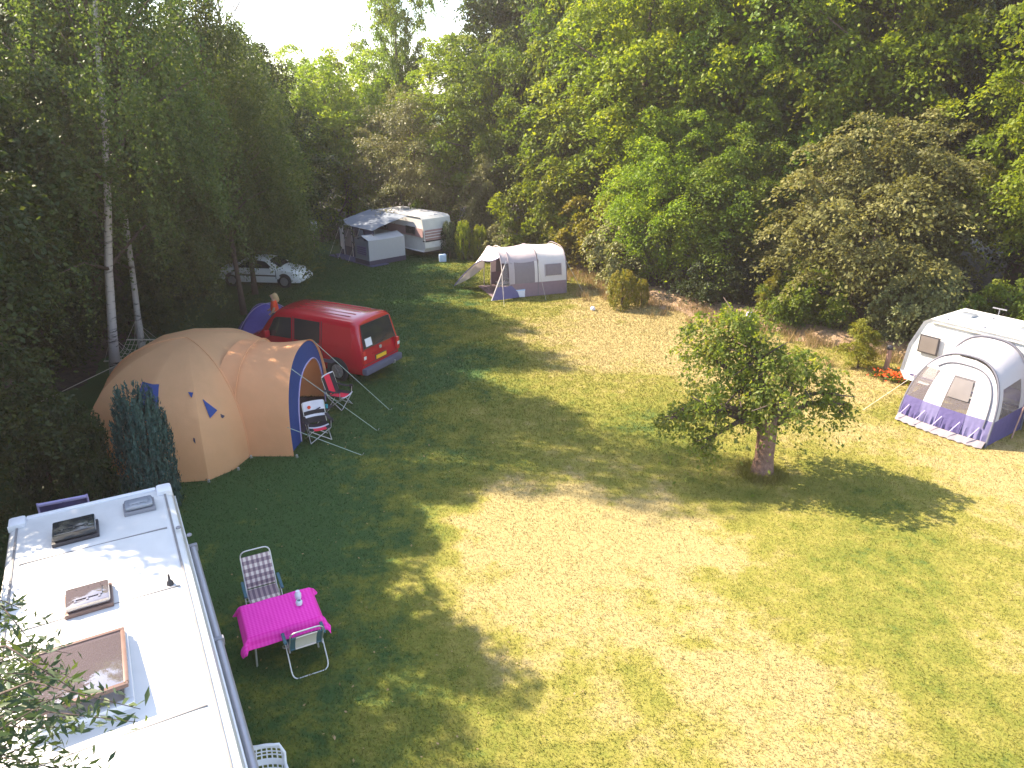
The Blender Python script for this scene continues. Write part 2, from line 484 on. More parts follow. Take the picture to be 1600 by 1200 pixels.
# ------------------------------------------------------------------ ground
rng = np.random.default_rng(7)
def nonuni(lo, hi, a, b, step, far):
    xs = list(np.arange(a, b + .01, step))
    t = step
    x = a
    left = []
    while x > lo: t *= 1.6; x -= t; left.append(max(x, lo))
    right = []; x = b; t = step
    while x < hi: t *= 1.6; x += t; right.append(min(x, hi))
    return left[::-1] + xs + right
gx = nonuni(-600, 600, -40, 40, 1.0, 0); gy = nonuni(-300, 900, -10, 70, 1.0, 0)
mb = MB()
nx, ny = len(gx), len(gy)
vs_ = []
for y in gy:
    for x in gx:
        z = 0.03 * math.sin(x * .7 + 1.3) * math.sin(y * .55) if abs(x) < 30 and 0 < y < 60 else 0
        vs_.append((x, y, z - .03))
mb.add(vs_, [(j * nx + i, j * nx + i + 1, (j + 1) * nx + i + 1, (j + 1) * nx + i) for j in range(ny - 1) for i in range(nx - 1)])
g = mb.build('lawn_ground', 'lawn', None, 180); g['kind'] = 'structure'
def ground_z(x, y): return 0.03 * math.sin(x * .7 + 1.3) * math.sin(y * .55) - .03

def haze():  # warm volume added to lift and tint the dark tones
    mb = MB(); mb.box((0, 290, 12.0), (1240, 1240, 26.6))
    m = bpy.data.materials.new('haze'); m.use_nodes = True
    N, L = m.node_tree.nodes, m.node_tree.links
    N.remove(N['Principled BSDF'])
    v = N.new('ShaderNodeVolumePrincipled'); v.inputs['Density'].default_value = HAZE; v.inputs['Color'].default_value = (.98, .86, .84, 1); v.inputs['Anisotropy'].default_value = .25
    L.new(v.outputs[0], N['Material Output'].inputs['Volume'])
    o = mb.build('haze', m); o['kind'] = 'stuff'; o['label'] = 'thin warm haze added over the camping field to lift the dark shadows'; o['category'] = 'haze'
HAZE = 0.00065
haze()
EDGE = [(-13.0, 4), (-12.6, 12), (-13.8, 18), (-14.2, 24), (-15.5, 31), (-16, 39), (-15, 46), (-11, 49.5), (-6, 47.5), (-3.2, 44.5), (0.5, 42.8), (3.4, 39.4), (5.2, 34.5), (7.6, 31.6), (10.2, 29.6), (12.4, 26.6), (14.8, 25.2), (18, 23.5), (22, 19), (25, 12), (27, 4)]
def resample(pl, step):
    out = []
    for (a, b) in zip(pl[:-1], pl[1:]):
        d = math.dist(a, b); k = max(1, int(d / step))
        for i in range(k): out.append(lerp(a, b, i / k))
    out.append(pl[-1]); return out
def strip(name, m, pl, offs, zs, jit, seed):
    rd = random.Random(seed)
    pts = resample(pl, .6)
    c = Vector((2, 22))
    rows = []
    for i, p in enumerate(pts):
        a = Vector(pts[max(0, i - 2)]); b = Vector(pts[min(len(pts) - 1, i + 2)])
        t = (b - a).normalized(); n = Vector((-t.y, t.x))
        if n.dot(Vector(p) - c) < 0: n = -n
        j0 = rd.uniform(-jit, jit)
        rows.append([(p[0] + n.x * (o + (j0 if k == 0 else rd.uniform(-.3, .3))), p[1] + n.y * (o + (j0 if k == 0 else rd.uniform(-.3, .3))), z + (rd.uniform(-.05, .08) if 0 < k else 0)) for k, (o, z) in enumerate(zip(offs, zs))])
    mb = MB()
    nj = len(offs)
    mb.add([p for r in rows for p in r], [(i * nj + j, (i + 1) * nj + j, (i + 1) * nj + j + 1, i * nj + j + 1) for i in range(len(rows) - 1) for j in range(nj - 1)])
    o = mb.build(name, m, None, 180); o['kind'] = 'structure'; return o
strip('woodland_floor', 'floor', EDGE, (.35, 1.2, 3, 7, 14, 26), (-.06, .09, .16, .3, .5, .4), .3, 3)
strip('straw_bank', 'straw', EDGE[12:18], (-.25, .15, .7, 1.3, 2.0), (-.06, .06, .2, .26, .05), .5, 4)

# grass blades, one mass of short blades standing on the lawn
def inside_lawn(x, y):
    n = len(EDGE); ins = np.zeros(len(x), bool)
    j = n - 1
    for i in range(n):
        xi, yi = EDGE[i]; xj, yj = EDGE[j]
        ins ^= ((yi > y) != (yj > y)) & (x < (xj - xi) * (y - yi) / (yj - yi + 1e-12) + xi)
        j = i
    return ins
def grass():
    Y = 4.5 + (44 - 4.5) * rng.random(2_300_000) ** 1.9
    X = rng.uniform(-13, 26.5, len(Y))
    k = (np.abs(X) < Y * .95 + 4) & inside_lawn(X, Y)
    X, Y = X[k][:520000], Y[k][:520000]
    nt_ = 2600                                              # longer tufts left by the mower round the apple tree
    a_ = rng.uniform(0, 2 * PI, nt_); r_ = .30 + np.abs(rng.normal(0, .16, nt_))
    X = np.concatenate([X, 6.43 + np.cos(a_) * r_]); Y = np.concatenate([Y, 16.45 + np.sin(a_) * r_])
    n = len(X)
    sc = np.clip(Y / 16, .8, 2.2)
    h = rng.uniform(.025, .06, n) * np.clip(sc, .9, 1.3)
    h[-nt_:] *= rng.uniform(2, 4.5, nt_)
    wd = rng.uniform(.006, .012, n) * sc
    an = rng.uniform(0, 2 * PI, n); le = rng.uniform(0, 2 * PI, n); lean = rng.uniform(.2, 1.3, n) * h
    Z = .03 * np.sin(X * .7 + 1.3) * np.sin(Y * .55) - .032
    V = np.empty((n, 3, 3))
    V[:, 0] = np.stack([X + np.cos(an) * wd, Y + np.sin(an) * wd, Z], 1)
    V[:, 1] = np.stack([X - np.cos(an) * wd, Y - np.sin(an) * wd, Z], 1)
    V[:, 2] = np.stack([X + np.cos(le) * lean, Y + np.sin(le) * lean, Z + h], 1)
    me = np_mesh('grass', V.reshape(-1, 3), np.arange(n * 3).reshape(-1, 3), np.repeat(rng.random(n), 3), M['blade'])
    o = bpy.data.objects.new('grass', me); COL.objects.link(o)
    tag(o, 'short mown grass blades covering the whole lawn', 'grass', kind='stuff')
grass()

# ------------------------------------------------------------------ foliage
def unit(a): return a / (np.linalg.norm(a, axis=1, keepdims=True) + 1e-9)
def leaf_arrays(C, Nn, T, ln, wd, fold, rg, tint=None):
    """C centres, Nn normals, T tip directions"""
    n = len(C)
    Nn = unit(Nn); T = unit(T - Nn * np.sum(T * Nn, 1, keepdims=True))
    B = np.cross(Nn, T)
    ln = ln[:, None]; wd = wd[:, None]
    V = np.empty((n, 4, 3))
    V[:, 0] = C - T * ln * .5
    V[:, 1] = C + B * wd * .5 - T * ln * .05 - Nn * wd * fold
    V[:, 2] = C + T * ln * .5 - Nn * ln * .12
    V[:, 3] = C - B * wd * .5 - T * ln * .05 - Nn * wd * fold
    base = np.arange(n)[:, None] * 4
    F = np.concatenate([base + np.array([[0, 1, 2]]), base + np.array([[0, 2, 3]])])
    t = rg.random(n) if tint is None else tint
    return V.reshape(-1, 3), F, np.repeat(t, 4)

def bough_leaves(centres, axes, rad, per, size, rg, flat=.3, droop=.5, aspect=.62, tilt=.6, downtip=.4):
    nb = len(centres)
    idx = np.repeat(np.arange(nb), per)
    n = len(idx)
    A0 = unit(axes)
    hz = A0 * np.array([1, 1, .15]) + rg.normal(0, .35, (nb, 3)); hz[:, 2] *= .6; hz = unit(hz)
    upv = unit(np.array([0, 0, 1.0]) + rg.normal(0, .3, (nb, 3)) + A0 * .35)
    upv = unit(upv - hz * np.sum(upv * hz, 1, keepdims=True))
    sd = np.cross(hz, upv)
    A = upv[idx]
    r = rad[idx][:, None]
    g3 = rg.normal(0, 1, (n, 3))
    off = hz[idx] * g3[:, :1] * .66 + sd[idx] * g3[:, 1:2] * .36 + upv[idx] * g3[:, 2:] * .5 * flat
    d2 = np.sum(off ** 2, 1, keepdims=True)
    P = centres[idx] + off * r
    P[:, 2:] -= droop * d2 * r
    Nn = A + rg.normal(0, tilt, (n, 3)) + off * .35
    T = off + rg.normal(0, .5, (n, 3)); T[:, 2] -= downtip
    ln = rg.uniform(.7, 1.3, n) * size; wd = ln * aspect * rg.uniform(.8, 1.2, n)
    tb = rg.random(nb)[idx] * .55 + rg.random(n) * .45
    return leaf_arrays(P, Nn, T, ln, wd, .25, rg, tb)

def crown_shape(rg, nb, rx, ry, z0, z1, lobes=7, inner=.35, taper=0.0):
    """bough centres on a lobed ellipsoid; outward-up axes"""
    zc, rz = (z0 + z1) / 2, (z1 - z0) / 2
    L = unit(rg.normal(0, 1, (lobes, 3))); amp = rg.uniform(-.42, .42, lobes)
    d = unit(rg.normal(0, 1, (nb, 3)))
    d[:, 2] *= rg.uniform(.8, 1.0, nb); d = unit(d)
    k = 1 + (np.exp(-((d[:, None] - L[None]) ** 2).sum(2) / .2) * amp[None]).sum(1)
    rr = np.where(rg.random(nb) < inner, rg.uniform(.35, .75, nb), rg.uniform(.78, 1.14, nb)) * k
    P = d * rr[:, None] * np.array([rx, ry, rz])
    if taper:
        f = 1 - taper * (P[:, 2] / rz)
        P[:, 0] *= f; P[:, 1] *= f
    P[:, 2] += zc
    A = d * np.array([.8, .8, .45]) + np.array([0, 0, .75])
    return P, A

def crown_mesh(name, seed, nb, per, rx, ry, z0, z1, size, m, bough=1.0, **kw):
    rg = np.random.default_rng(seed)
    shp = {k: kw.pop(k) for k in ('lobes', 'inner', 'taper') if k in kw}
    P, A = crown_shape(rg, nb, rx, ry, z0, z1, **shp)
    rad = rg.uniform(.55, 1.15, nb) * bough
    V, F, t = bough_leaves(P, A, rad, per, size, rg, **kw)
    return np_mesh(name, V, F, t, m), P

def trunk_mb(h, r, P, seed, lean=(0, 0), limbs=12, zmin=.25):
    rd = random.Random(seed)
    mb = MB()
    n = 9
    path = []
    for i in range(n):
        t = i / (n - 1)
        path.append((lean[0] * t + rd.uniform(-.12, .12) * (0 < i) * r * 4, lean[1] * t + rd.uniform(-.12, .12) * (0 < i) * r * 4, h * t - .1 * (i == 0)))
    rs = [r * (1.35 if i == 0 else 1.0) * (1 - .85 * i / (n - 1)) for i in range(n)]
    mb.tube(path, rs, 9)
    trunk = mb; mb = MB()
    pk = list(range(len(P))); rd.shuffle(pk)
    for q in pk[:limbs]:
        tgt = Vector(P[q])
        t = max(zmin, min(.95, (tgt.z * .75) / h))
        i = t * (n - 1); a = Vector(lerp(path[int(i)], path[min(n - 1, int(i) + 1)], i - int(i)))
        rr = r * (1 - .85 * t) * .55
        mid = a.lerp(tgt, .5) + Vector((rd.uniform(-.2, .2), rd.uniform(-.2, .2), .25))
        mb.tube([a, mid, tgt], [rr, rr * .6, rr * .2], 5)
    return trunk, mb

KIND = {}
def kind(name, crown_me, P, h, r, bark, seed, limbs=12, lean=(0, 0)):
    out = []
    for t, nm_, bk in zip(trunk_mb(h, r, P, seed, lean, limbs), ('trunk', 'limbs'), (bark, 'bark' if bark == 'birch' else bark)):
        me = bpy.data.meshes.new(nm_); me.from_pydata(t.v, [], t.f)
        me.polygons.foreach_set('use_smooth', [True] * len(me.polygons))
        me.materials.append(M[bk]); out.append(me)
    KIND[name] = (crown_me, out[0], out[1])
for nm, sd, rx, ry, z0, z1, nb, per, size in (('broad_a', 11, 3.6, 3.5, 1.2, 14.5, 330, 230, .17), ('broad_b', 12, 4.0, 3.7, 1.5, 12.0, 300, 230, .17), ('broad_c', 13, 3.2, 3.4, 1.0, 10.0, 260, 220, .155)):
    me, P = crown_mesh('crown', sd, nb, per, rx, ry, z0, z1, size, M['lf_green'], bough=.95, lobes=26, taper=.22, flat=.3, droop=.55, tilt=.7)
    kind(nm, me, P, z1 * .9, .26, 'bark', sd)
me, P = crown_mesh('crown', 14, 220, 290, 2.5, 2.5, 4.4, 11.4, .15, M['lf_deep'], bough=.8, lobes=16, flat=.3, droop=.6)
kind('high', me, P, 10.5, .16, 'bark', 14)
me, P = crown_mesh('crown', 21, 170, 260, 2.6, 2.6, .4, 7.2, .135, M['lf_pale'], bough=.85, aspect=.4, lobes=9, droop=.25, tilt=.8, taper=.15)
kind('willow', me, P, 6.2, .16, 'bark', 21)
me, P = crown_mesh('crown', 22, 210, 300, 2.9, 2.7, .3, 8.0, .13, M['lf_grey'], bough=.8, lobes=11, flat=.2, droop=.6)
kind('elder', me, P, 7.0, .18, 'bark', 22)
me, P = crown_mesh('crown', 31, 90, 240, 1.5, 1.5, .05, 2.9, .13, M['lf_gold'], bough=.5, lobes=7)
kind('bush_a', me, P, 2.2, .07, 'bark', 31, 8)
me, P = crown_mesh('crown', 32, 80, 240, 1.3, 1.4, .05, 2.2, .12, M['lf_green'], bough=.45, lobes=8, aspect=.45)
kind('bush_b', me, P, 1.7, .06, 'bark', 32, 8)
me, P = crown_mesh('crown', 33, 60, 260, .75, .75, .1, 3.6, .11, M['lf_pale'], bough=.4, lobes=6, aspect=.4, taper=.35)
kind('slim_shrub', me, P, 3.0, .06, 'bark', 33, 8)

def conifer_mesh(name, seed, h, r, n, m, spray=.16, plume=0.35, tip=.35):
    """column of upright leafy sprays"""
    rg = np.random.default_rng(seed)
    nb = n // 60
    zb = rg.random(nb) ** .85 * h * .94 + .05
    prof = r * np.clip(1.0 - (np.clip(zb / h - .45, 0, 1) / .55) ** 2.2 * (1 - tip), .1, 1) * np.clip(.8 + zb / h, 0, 1)
    an = rg.uniform(0, 2 * PI, nb)
    rr = prof * np.where(rg.random(nb) < .75, rg.uniform(.85, 1.1, nb), rg.uniform(.3, .8, nb))
    C = np.stack([np.cos(an) * rr, np.sin(an) * rr, zb], 1)
    idx = np.repeat(np.arange(nb), 60)
    N_ = len(idx)
    s = rg.random(N_)
    out = np.stack([np.cos(an[idx]), np.sin(an[idx]), np.zeros(N_)], 1)
    P = C[idx] + np.array([0, 0, 1]) * (s[:, None] - .5) * plume * 1.3 + out * (s[:, None] ** 2) * .06 + rg.normal(0, .035, (N_, 3)) * (1.5 - s[:, None])
    T = np.array([0, 0, 1.0]) + out * .35 + rg.normal(0, .35, (N_, 3))
    Nn = out + rg.normal(0, .6, (N_, 3))
    ln = rg.uniform(.6, 1.2, N_) * spray
    V, F, t = leaf_arrays(P, Nn, T, ln, ln * .32, .1, rg, rg.random(nb)[idx] * .4 + s * .6)
    return np_mesh(name, V, F, t, m), C
me, P = conifer_mesh('crown', 41, 2.0, .48, 9000, M['lf_gold'], .10, .28)
kind('conifer_small', me, P, 1.7, .05, 'bark', 41, 6)
me, P = conifer_mesh('crown', 42, 3.1, .74, 22000, M['lf_blue'], .12, .55, .42)
kind('cypress', me, P, 2.7, .08, 'bark', 42, 8)

def birch_crown(name, seed, h, spread, z0, n_strand, m, lean):
    rg = np.random.default_rng(seed)
    Cs, Ts, Ns, tb = [], [], [], []
    anchor = None
    for k in range(n_strand):
        if k % 7 == 0:
            z = z0 + (h - z0) * rg.random() ** .8
            f = 1 - ((z - z0) / (h - z0)) ** 1.5
            r = spread * (.25 + .75 * f) * math.sqrt(rg.random()) * 1.08
            an = rg.uniform(0, 2 * PI)
            anchor = (z, f, r, an)
        z, f, r, an = anchor
        z += rg.normal(0, .22); r = max(.05, r + rg.normal(0, .2)); an += rg.normal(0, .16)
        L = rg.uniform(.7, 2.6) * (.4 + .6 * f)
        nl = int(L * 34)
        s = np.linspace(0, 1, nl)
        px = lean[0] * z / h + math.cos(an) * (r + .35 * s) ; py = lean[1] * z / h + math.sin(an) * (r + .35 * s)
        pz = z - L * (s ** 1.15) + .2 * np.sin(s * PI)
        C = np.stack([px, py, pz], 1) + rg.normal(0, .09, (nl, 3))
        Cs.append(C)
        tb.append(np.full(nl, rg.random()) * .5 + rg.random(nl) * .5)
    C = np.concatenate(Cs); n = len(C)
    T = np.array([0, 0, -1.0]) + rg.normal(0, .7, (n, 3))
    Nn = rg.normal(0, 1, (n, 3)) + np.array([0, 0, .4])
    ln = rg.uniform(.07, .125, n)
    V, F, t = leaf_arrays(C, Nn, T, ln, ln * .68, .15, rg, np.concatenate(tb))
    top = np.stack([c[0] for c in Cs])
    return np_mesh(name, V, F, t, m), top
B1LEAN = (2.2, .4)
me, P = birch_crown('crown', 51, 16.8, 3.6, 4.6, 1400, M['lf_birch'], B1LEAN)
kind('birch_a', me, P, 16.0, .155, 'birch', 51, 36, B1LEAN)
me, P = birch_crown('crown', 52, 13.9, 3.2, 3.4, 1700, M['lf_birch'], (.9, .2))
kind('birch_b', me, P, 13.5, .12, 'birch', 52, 30, (.9, .2))

def plant(nm, name, x, y, sc, rz, label, cat, leaf=None, group=None, zs=None, xy=None, z=None, dark=False):
    crown_me, trunk_me, limb_me = KIND[nm]
    o = thing(name, label, cat, (x, y, (ground_z(x, y) - .02) if z is None else z), rz, group)
    sx = sc * (xy or 1)
    o.scale = (sx, sx, sc * (zs or 1))
    for nm_, me in (('trunk', trunk_me), ('limbs', limb_me), ('crown', crown_me)):
        c = bpy.data.objects.new(nm_, me); COL.objects.link(c); c.parent = o
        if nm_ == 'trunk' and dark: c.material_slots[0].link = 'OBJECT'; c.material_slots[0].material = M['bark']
        if nm_ == 'crown' and leaf:
            c.material_slots[0].link = 'OBJECT'; c.material_slots[0].material = M[leaf]
    return o
rd = random.Random(5)
def rz(): return rd.uniform(0, 2 * PI)

# --- birches and the dark wood on the left
plant('birch_a', 'birch_tree', -13.16, 22.3, 1.0, .0, 'tall white-stemmed birch with trailing twigs standing behind the tan tent beside the conifer', 'birch tree')
plant('birch_b', 'birch_tree', -13.5, 24.9, 1.0, 1.0, 'thinner white birch that holds the hammock, its crown trailing over the silver car', 'birch tree')
# (kind, x, y, scale, leaf, height stretch)
LEFT_LABELS = {(-11.9, 31.0): 'weeping birch trailing over the near side of the silver car', (-12.6, 34.6): 'weeping birch trailing over the roof of the silver car', (-14.4, 40.6): 'dark round tree behind the bonnet of the silver car', (-15.2, 28.0): 'tall birch standing behind the birch that holds the hammock', (-12.6, 13.9): 'dark tree at the left edge shading the far end of the motorhome roof', (-13.9, 18.6): 'dark tree behind the dark conifers left of the tan tent', (-17.8, 39): 'dark tree behind the boot of the silver car'}
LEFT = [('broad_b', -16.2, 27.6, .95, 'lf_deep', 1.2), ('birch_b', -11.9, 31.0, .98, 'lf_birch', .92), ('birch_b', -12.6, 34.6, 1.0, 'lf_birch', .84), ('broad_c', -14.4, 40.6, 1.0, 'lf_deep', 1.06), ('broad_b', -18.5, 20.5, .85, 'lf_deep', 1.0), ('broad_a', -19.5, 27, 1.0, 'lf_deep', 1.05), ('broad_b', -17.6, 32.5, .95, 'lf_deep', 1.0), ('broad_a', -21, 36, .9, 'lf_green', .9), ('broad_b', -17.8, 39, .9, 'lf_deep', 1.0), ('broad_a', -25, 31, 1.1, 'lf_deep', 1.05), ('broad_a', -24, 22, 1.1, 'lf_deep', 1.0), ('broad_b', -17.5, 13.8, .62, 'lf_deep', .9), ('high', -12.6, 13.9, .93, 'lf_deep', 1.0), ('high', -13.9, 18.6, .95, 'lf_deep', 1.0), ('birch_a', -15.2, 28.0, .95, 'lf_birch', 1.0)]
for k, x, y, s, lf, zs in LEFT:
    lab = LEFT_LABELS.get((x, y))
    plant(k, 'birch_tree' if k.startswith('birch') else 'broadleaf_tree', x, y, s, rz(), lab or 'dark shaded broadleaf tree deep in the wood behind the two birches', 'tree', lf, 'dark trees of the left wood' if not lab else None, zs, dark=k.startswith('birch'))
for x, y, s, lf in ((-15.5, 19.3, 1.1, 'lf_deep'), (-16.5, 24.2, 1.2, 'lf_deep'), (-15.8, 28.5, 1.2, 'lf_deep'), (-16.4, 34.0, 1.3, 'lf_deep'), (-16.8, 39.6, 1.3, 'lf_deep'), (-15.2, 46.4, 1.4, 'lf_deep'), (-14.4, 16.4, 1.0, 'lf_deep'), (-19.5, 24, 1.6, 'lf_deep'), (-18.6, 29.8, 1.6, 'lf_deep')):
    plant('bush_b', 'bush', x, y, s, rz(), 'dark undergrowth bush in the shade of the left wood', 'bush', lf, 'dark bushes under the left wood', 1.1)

# --- back wood, left of the far caravan to the pale willow
def tree(k, x, y, s, lf, label, zs=1.0, xy=1.0, cat='tree', name='broadleaf_tree', group=None):
    return plant(k, name, x, y, s, rz(), label, cat, lf, group, zs, xy)
tree('broad_b', -15.5, 50.5, 1.0, 'lf_green', 'mid-green rounded tree behind the white sign', .85)
tree('broad_c', -11.6, 52.6, 1.1, 'lf_lime', 'yellow-green tree behind the grey awning of the far caravan', 1.0)
tree('broad_c', -19.5, 47.5, 1.1, 'lf_deep', 'dark tree behind the silver car at the edge of the wood', 1.0)
tree('broad_b', -20.2, 55, 1.0, 'lf_lime', 'yellow-green treetop below the bare branches', .98)
tree('broad_b', -16.2, 58, 1.0, 'lf_lime', 'yellow-green treetop just right of the bare branches', .96)
tree('broad_a', -8.3, 57.5, 1.0, 'lf_green', 'slim tall tree rising into the sky at the middle of the skyline', 1.3, .62)
tree('broad_b', -12.8, 60, 1.0, 'lf_lime', 'tree under the middle of the sky gap', .98)
tree('broad_a', -4.4, 52.5, 1.1, 'lf_lime', 'big lime-green tree behind the pale willow', .70)
tree('willow', -6.3, 48.2, 1.18, 'lf_pale', 'pale silvery willow behind the far caravan', 1.05, cat='willow', name='willow_tree')
tree('slim_shrub', -1.9, 45.2, 1.45, 'lf_pale', 'narrow pale shrub standing behind the row of small conifers', 1.1, cat='shrub', name='shrub')
tree('broad_c', -1.2, 48.6, 1.05, 'lf_green', 'green tree behind the narrow pale shrub', 1.1)
tree('broad_a', 1.2, 53.5, 1.15, 'lf_deep', 'deep green tall tree beside the lime-green one', 1.15)
tree('bush_a', 2.0, 42.9, 1.5, 'lf_lime', 'lime bush with arching sprays behind the grey trailer tent', 1.2, cat='bush', name='bush')
tree('bush_a', 4.4, 40.3, 1.35, 'lf_gold', 'yellow-green bush right of the grey trailer tent', 1.0, cat='bush', name='bush')
tree('broad_c', 4.3, 45.2, .95, 'lf_green', 'green tree behind the yellow-green bush', 1.0)
# --- right wood
tree('broad_a', 7.0, 40.5, 1.1, 'lf_lime', 'huge lime-green ash above the two yellow conifer bushes', 1.1, 1.15)
tree('broad_c', 7.4, 36.4, .78, 'lf_lime', 'yellow-green tree leaning over the yellow conifer bushes', 1.0)
tree('bush_a', 6.0, 36.6, 1.3, 'lf_pale', 'soft pale-green bush behind the yellow conifer bushes', 1.0, cat='bush', name='bush')
tree('broad_a', 12.2, 39.8, 1.1, 'lf_green', 'tall green tree behind the middle of the right bank', 1.15, 1.1)
tree('broad_c', 10.4, 34.8, .85, 'lf_green', 'dark leafy tree overhanging the straw bank', .9)
tree('elder', 14.8, 29.6, 1.1, 'lf_grey', 'big grey-green elder overhanging the straw bank beside the white caravan', 1.05, 1.1, cat='elder', name='elder_tree')
tree('broad_a', 17.2, 35.5, 1.1, 'lf_lime', 'tall yellow-green tree above the grey-green elder', 1.15, 1.1)
tree('broad_a', 21.8, 27.2, .95, 'lf_lime', 'bright lime tree rising behind the white caravan', 1.1, 1.0)
tree('broad_b', 25.5, 22.5, .95, 'lf_lime', 'lime tree behind the far end of the white caravan', 1.1)
tree('bush_a', 15.4, 26.6, .9, 'lf_pale', 'pale green shrub beside the end of the white caravan', 1.25, cat='shrub', name='shrub')
tree('bush_b', 12.0, 29.3, 1.1, 'lf_green', 'green shrub on the straw bank below the elder', 1.1, cat='shrub', name='shrub')
tree('bush_b', 9.6, 32.6, 1.1, 'lf_deep', 'dark green shrub at the head of the straw bank', 1.1, cat='shrub', name='shrub')
tree('bush_b', 17.9, 25.4, 1.15, 'lf_green', 'green shrub pressed behind the roof of the white caravan', 1.2, cat='shrub', name='shrub')
tree('slim_shrub', 11.2, 30.2, .62, 'lf_gold', 'small yellow-green sapling on the straw bank', 1, cat='sapling', name='sapling')
tree('slim_shrub', 12.35, 24.2, .5, 'lf_gold', 'small yellow-green sapling beside the red flower bed', 1, 1.3, cat='sapling', name='sapling')
# --- tall rows behind
BACK = [(-27, 44), (-24, 52), (3, 62), (6, 49.5), (9.5, 47), (12.5, 48.5), (16, 43), (21, 41), (23.5, 33.5), (28, 29), (31, 22), (1.5, 57), (19, 49), (26, 44), (9, 57), (30, 37)]
for i, (x, y) in enumerate(BACK):
    tree(('broad_a', 'broad_b')[i % 2], x, y, 1.25, ('lf_green', 'lf_lime', 'lf_deep')[i % 3], 'tall tree far back in the wood, seen only between nearer crowns', (1.15, 1.35)[i % 2] if x > -5 else .9, 1.1, group='tall trees at the back of the wood')

# bare tree in the sky gap
def bare():
    o = thing('bare_tree', 'leafless dead tree with thin branches against the sky', 'dead tree', (-20.8, 57, 0))
    r2 = random.Random(3); mb = MB()
    mb.tube([(0, 0, 0), (.2, 0, 8), (.1, 0, 12), (.3, 0, 17.5)], [.2, .14, .09, .02], 6)
    for k in range(26):
        z = r2.uniform(9.5, 16); a = r2.uniform(0, 2 * PI); L = r2.uniform(1.2, 3.6)
        p = [(.15, 0, z)]
        for i in range(1, 5):
            p.append((.15 + math.cos(a) * L * i / 4 * .75 + r2.uniform(-.1, .1), math.sin(a) * L * i / 4 * .75 + r2.uniform(-.1, .1), z + L * (i / 4) ** 1.2 * 1.0))
        mb.tube(p, [.05, .04, .03, .022, .012], 5)
        for i in (2, 3):
            q = p[i]
            mb.tube([q, (q[0] + r2.uniform(-.6, .6), q[1], q[2] + r2.uniform(.3, .9)), (q[0] + r2.uniform(-.8, .8), q[1], q[2] + r2.uniform(.9, 1.5))], [.022, .016, .01], 4)
    mb.build('trunk', 'barkgrey', o, 180)
bare()

# conifers
G = 'small clipped conifers in a row behind the trailer tent'
plant('conifer_small', 'conifer', -3.7, 43.0, 1.0, rz(), 'dark slim conifer nearest the far caravan', 'conifer', 'lf_conifer', G, 1.05)
plant('conifer_small', 'conifer', -2.85, 42.6, .95, rz(), 'bright green slim conifer second from the far caravan', 'conifer', 'lf_lime', G, 1.15)
plant('conifer_small', 'conifer', -1.9, 42.6, .9, rz(), 'yellow-green slim conifer between the bright green one and the silvery bush', 'conifer', 'lf_lime', G, 1.1)
plant('bush_a', 'bush', -.6, 42.6, .72, rz(), 'silvery feathery bush behind the peak of the trailer tent', 'bush', 'lf_pale', None, 1.0)
plant('conifer_small', 'conifer', 5.0, 31.9, .95, rz(), 'squat yellow-green conifer at the lawn edge, the larger of a pair', 'conifer', 'lf_gold', None, .9, 1.35)
plant('conifer_small', 'conifer', 5.95, 32.3, .62, rz(), 'smaller yellow-green conifer of the pair at the lawn edge', 'conifer', 'lf_gold', None, 1.0)
plant('cypress', 'cypress', -8.35, 14.7, 1.0, 1.2, 'blue-green column cypress in front of the tan tent', 'cypress', 'lf_blue', None, .95, .74)
plant('cypress', 'conifer', -10.05, 15.0, .8, 2.2, 'dark green conifer just left of the blue cypress', 'conifer', 'lf_conifer', None, .95)
plant('cypress', 'conifer', -11.3, 15.6, .8, 3.2, 'dark green conifer at the end of the hedge, second left of the blue cypress', 'conifer', 'lf_conifer', None, .82, 1.1)

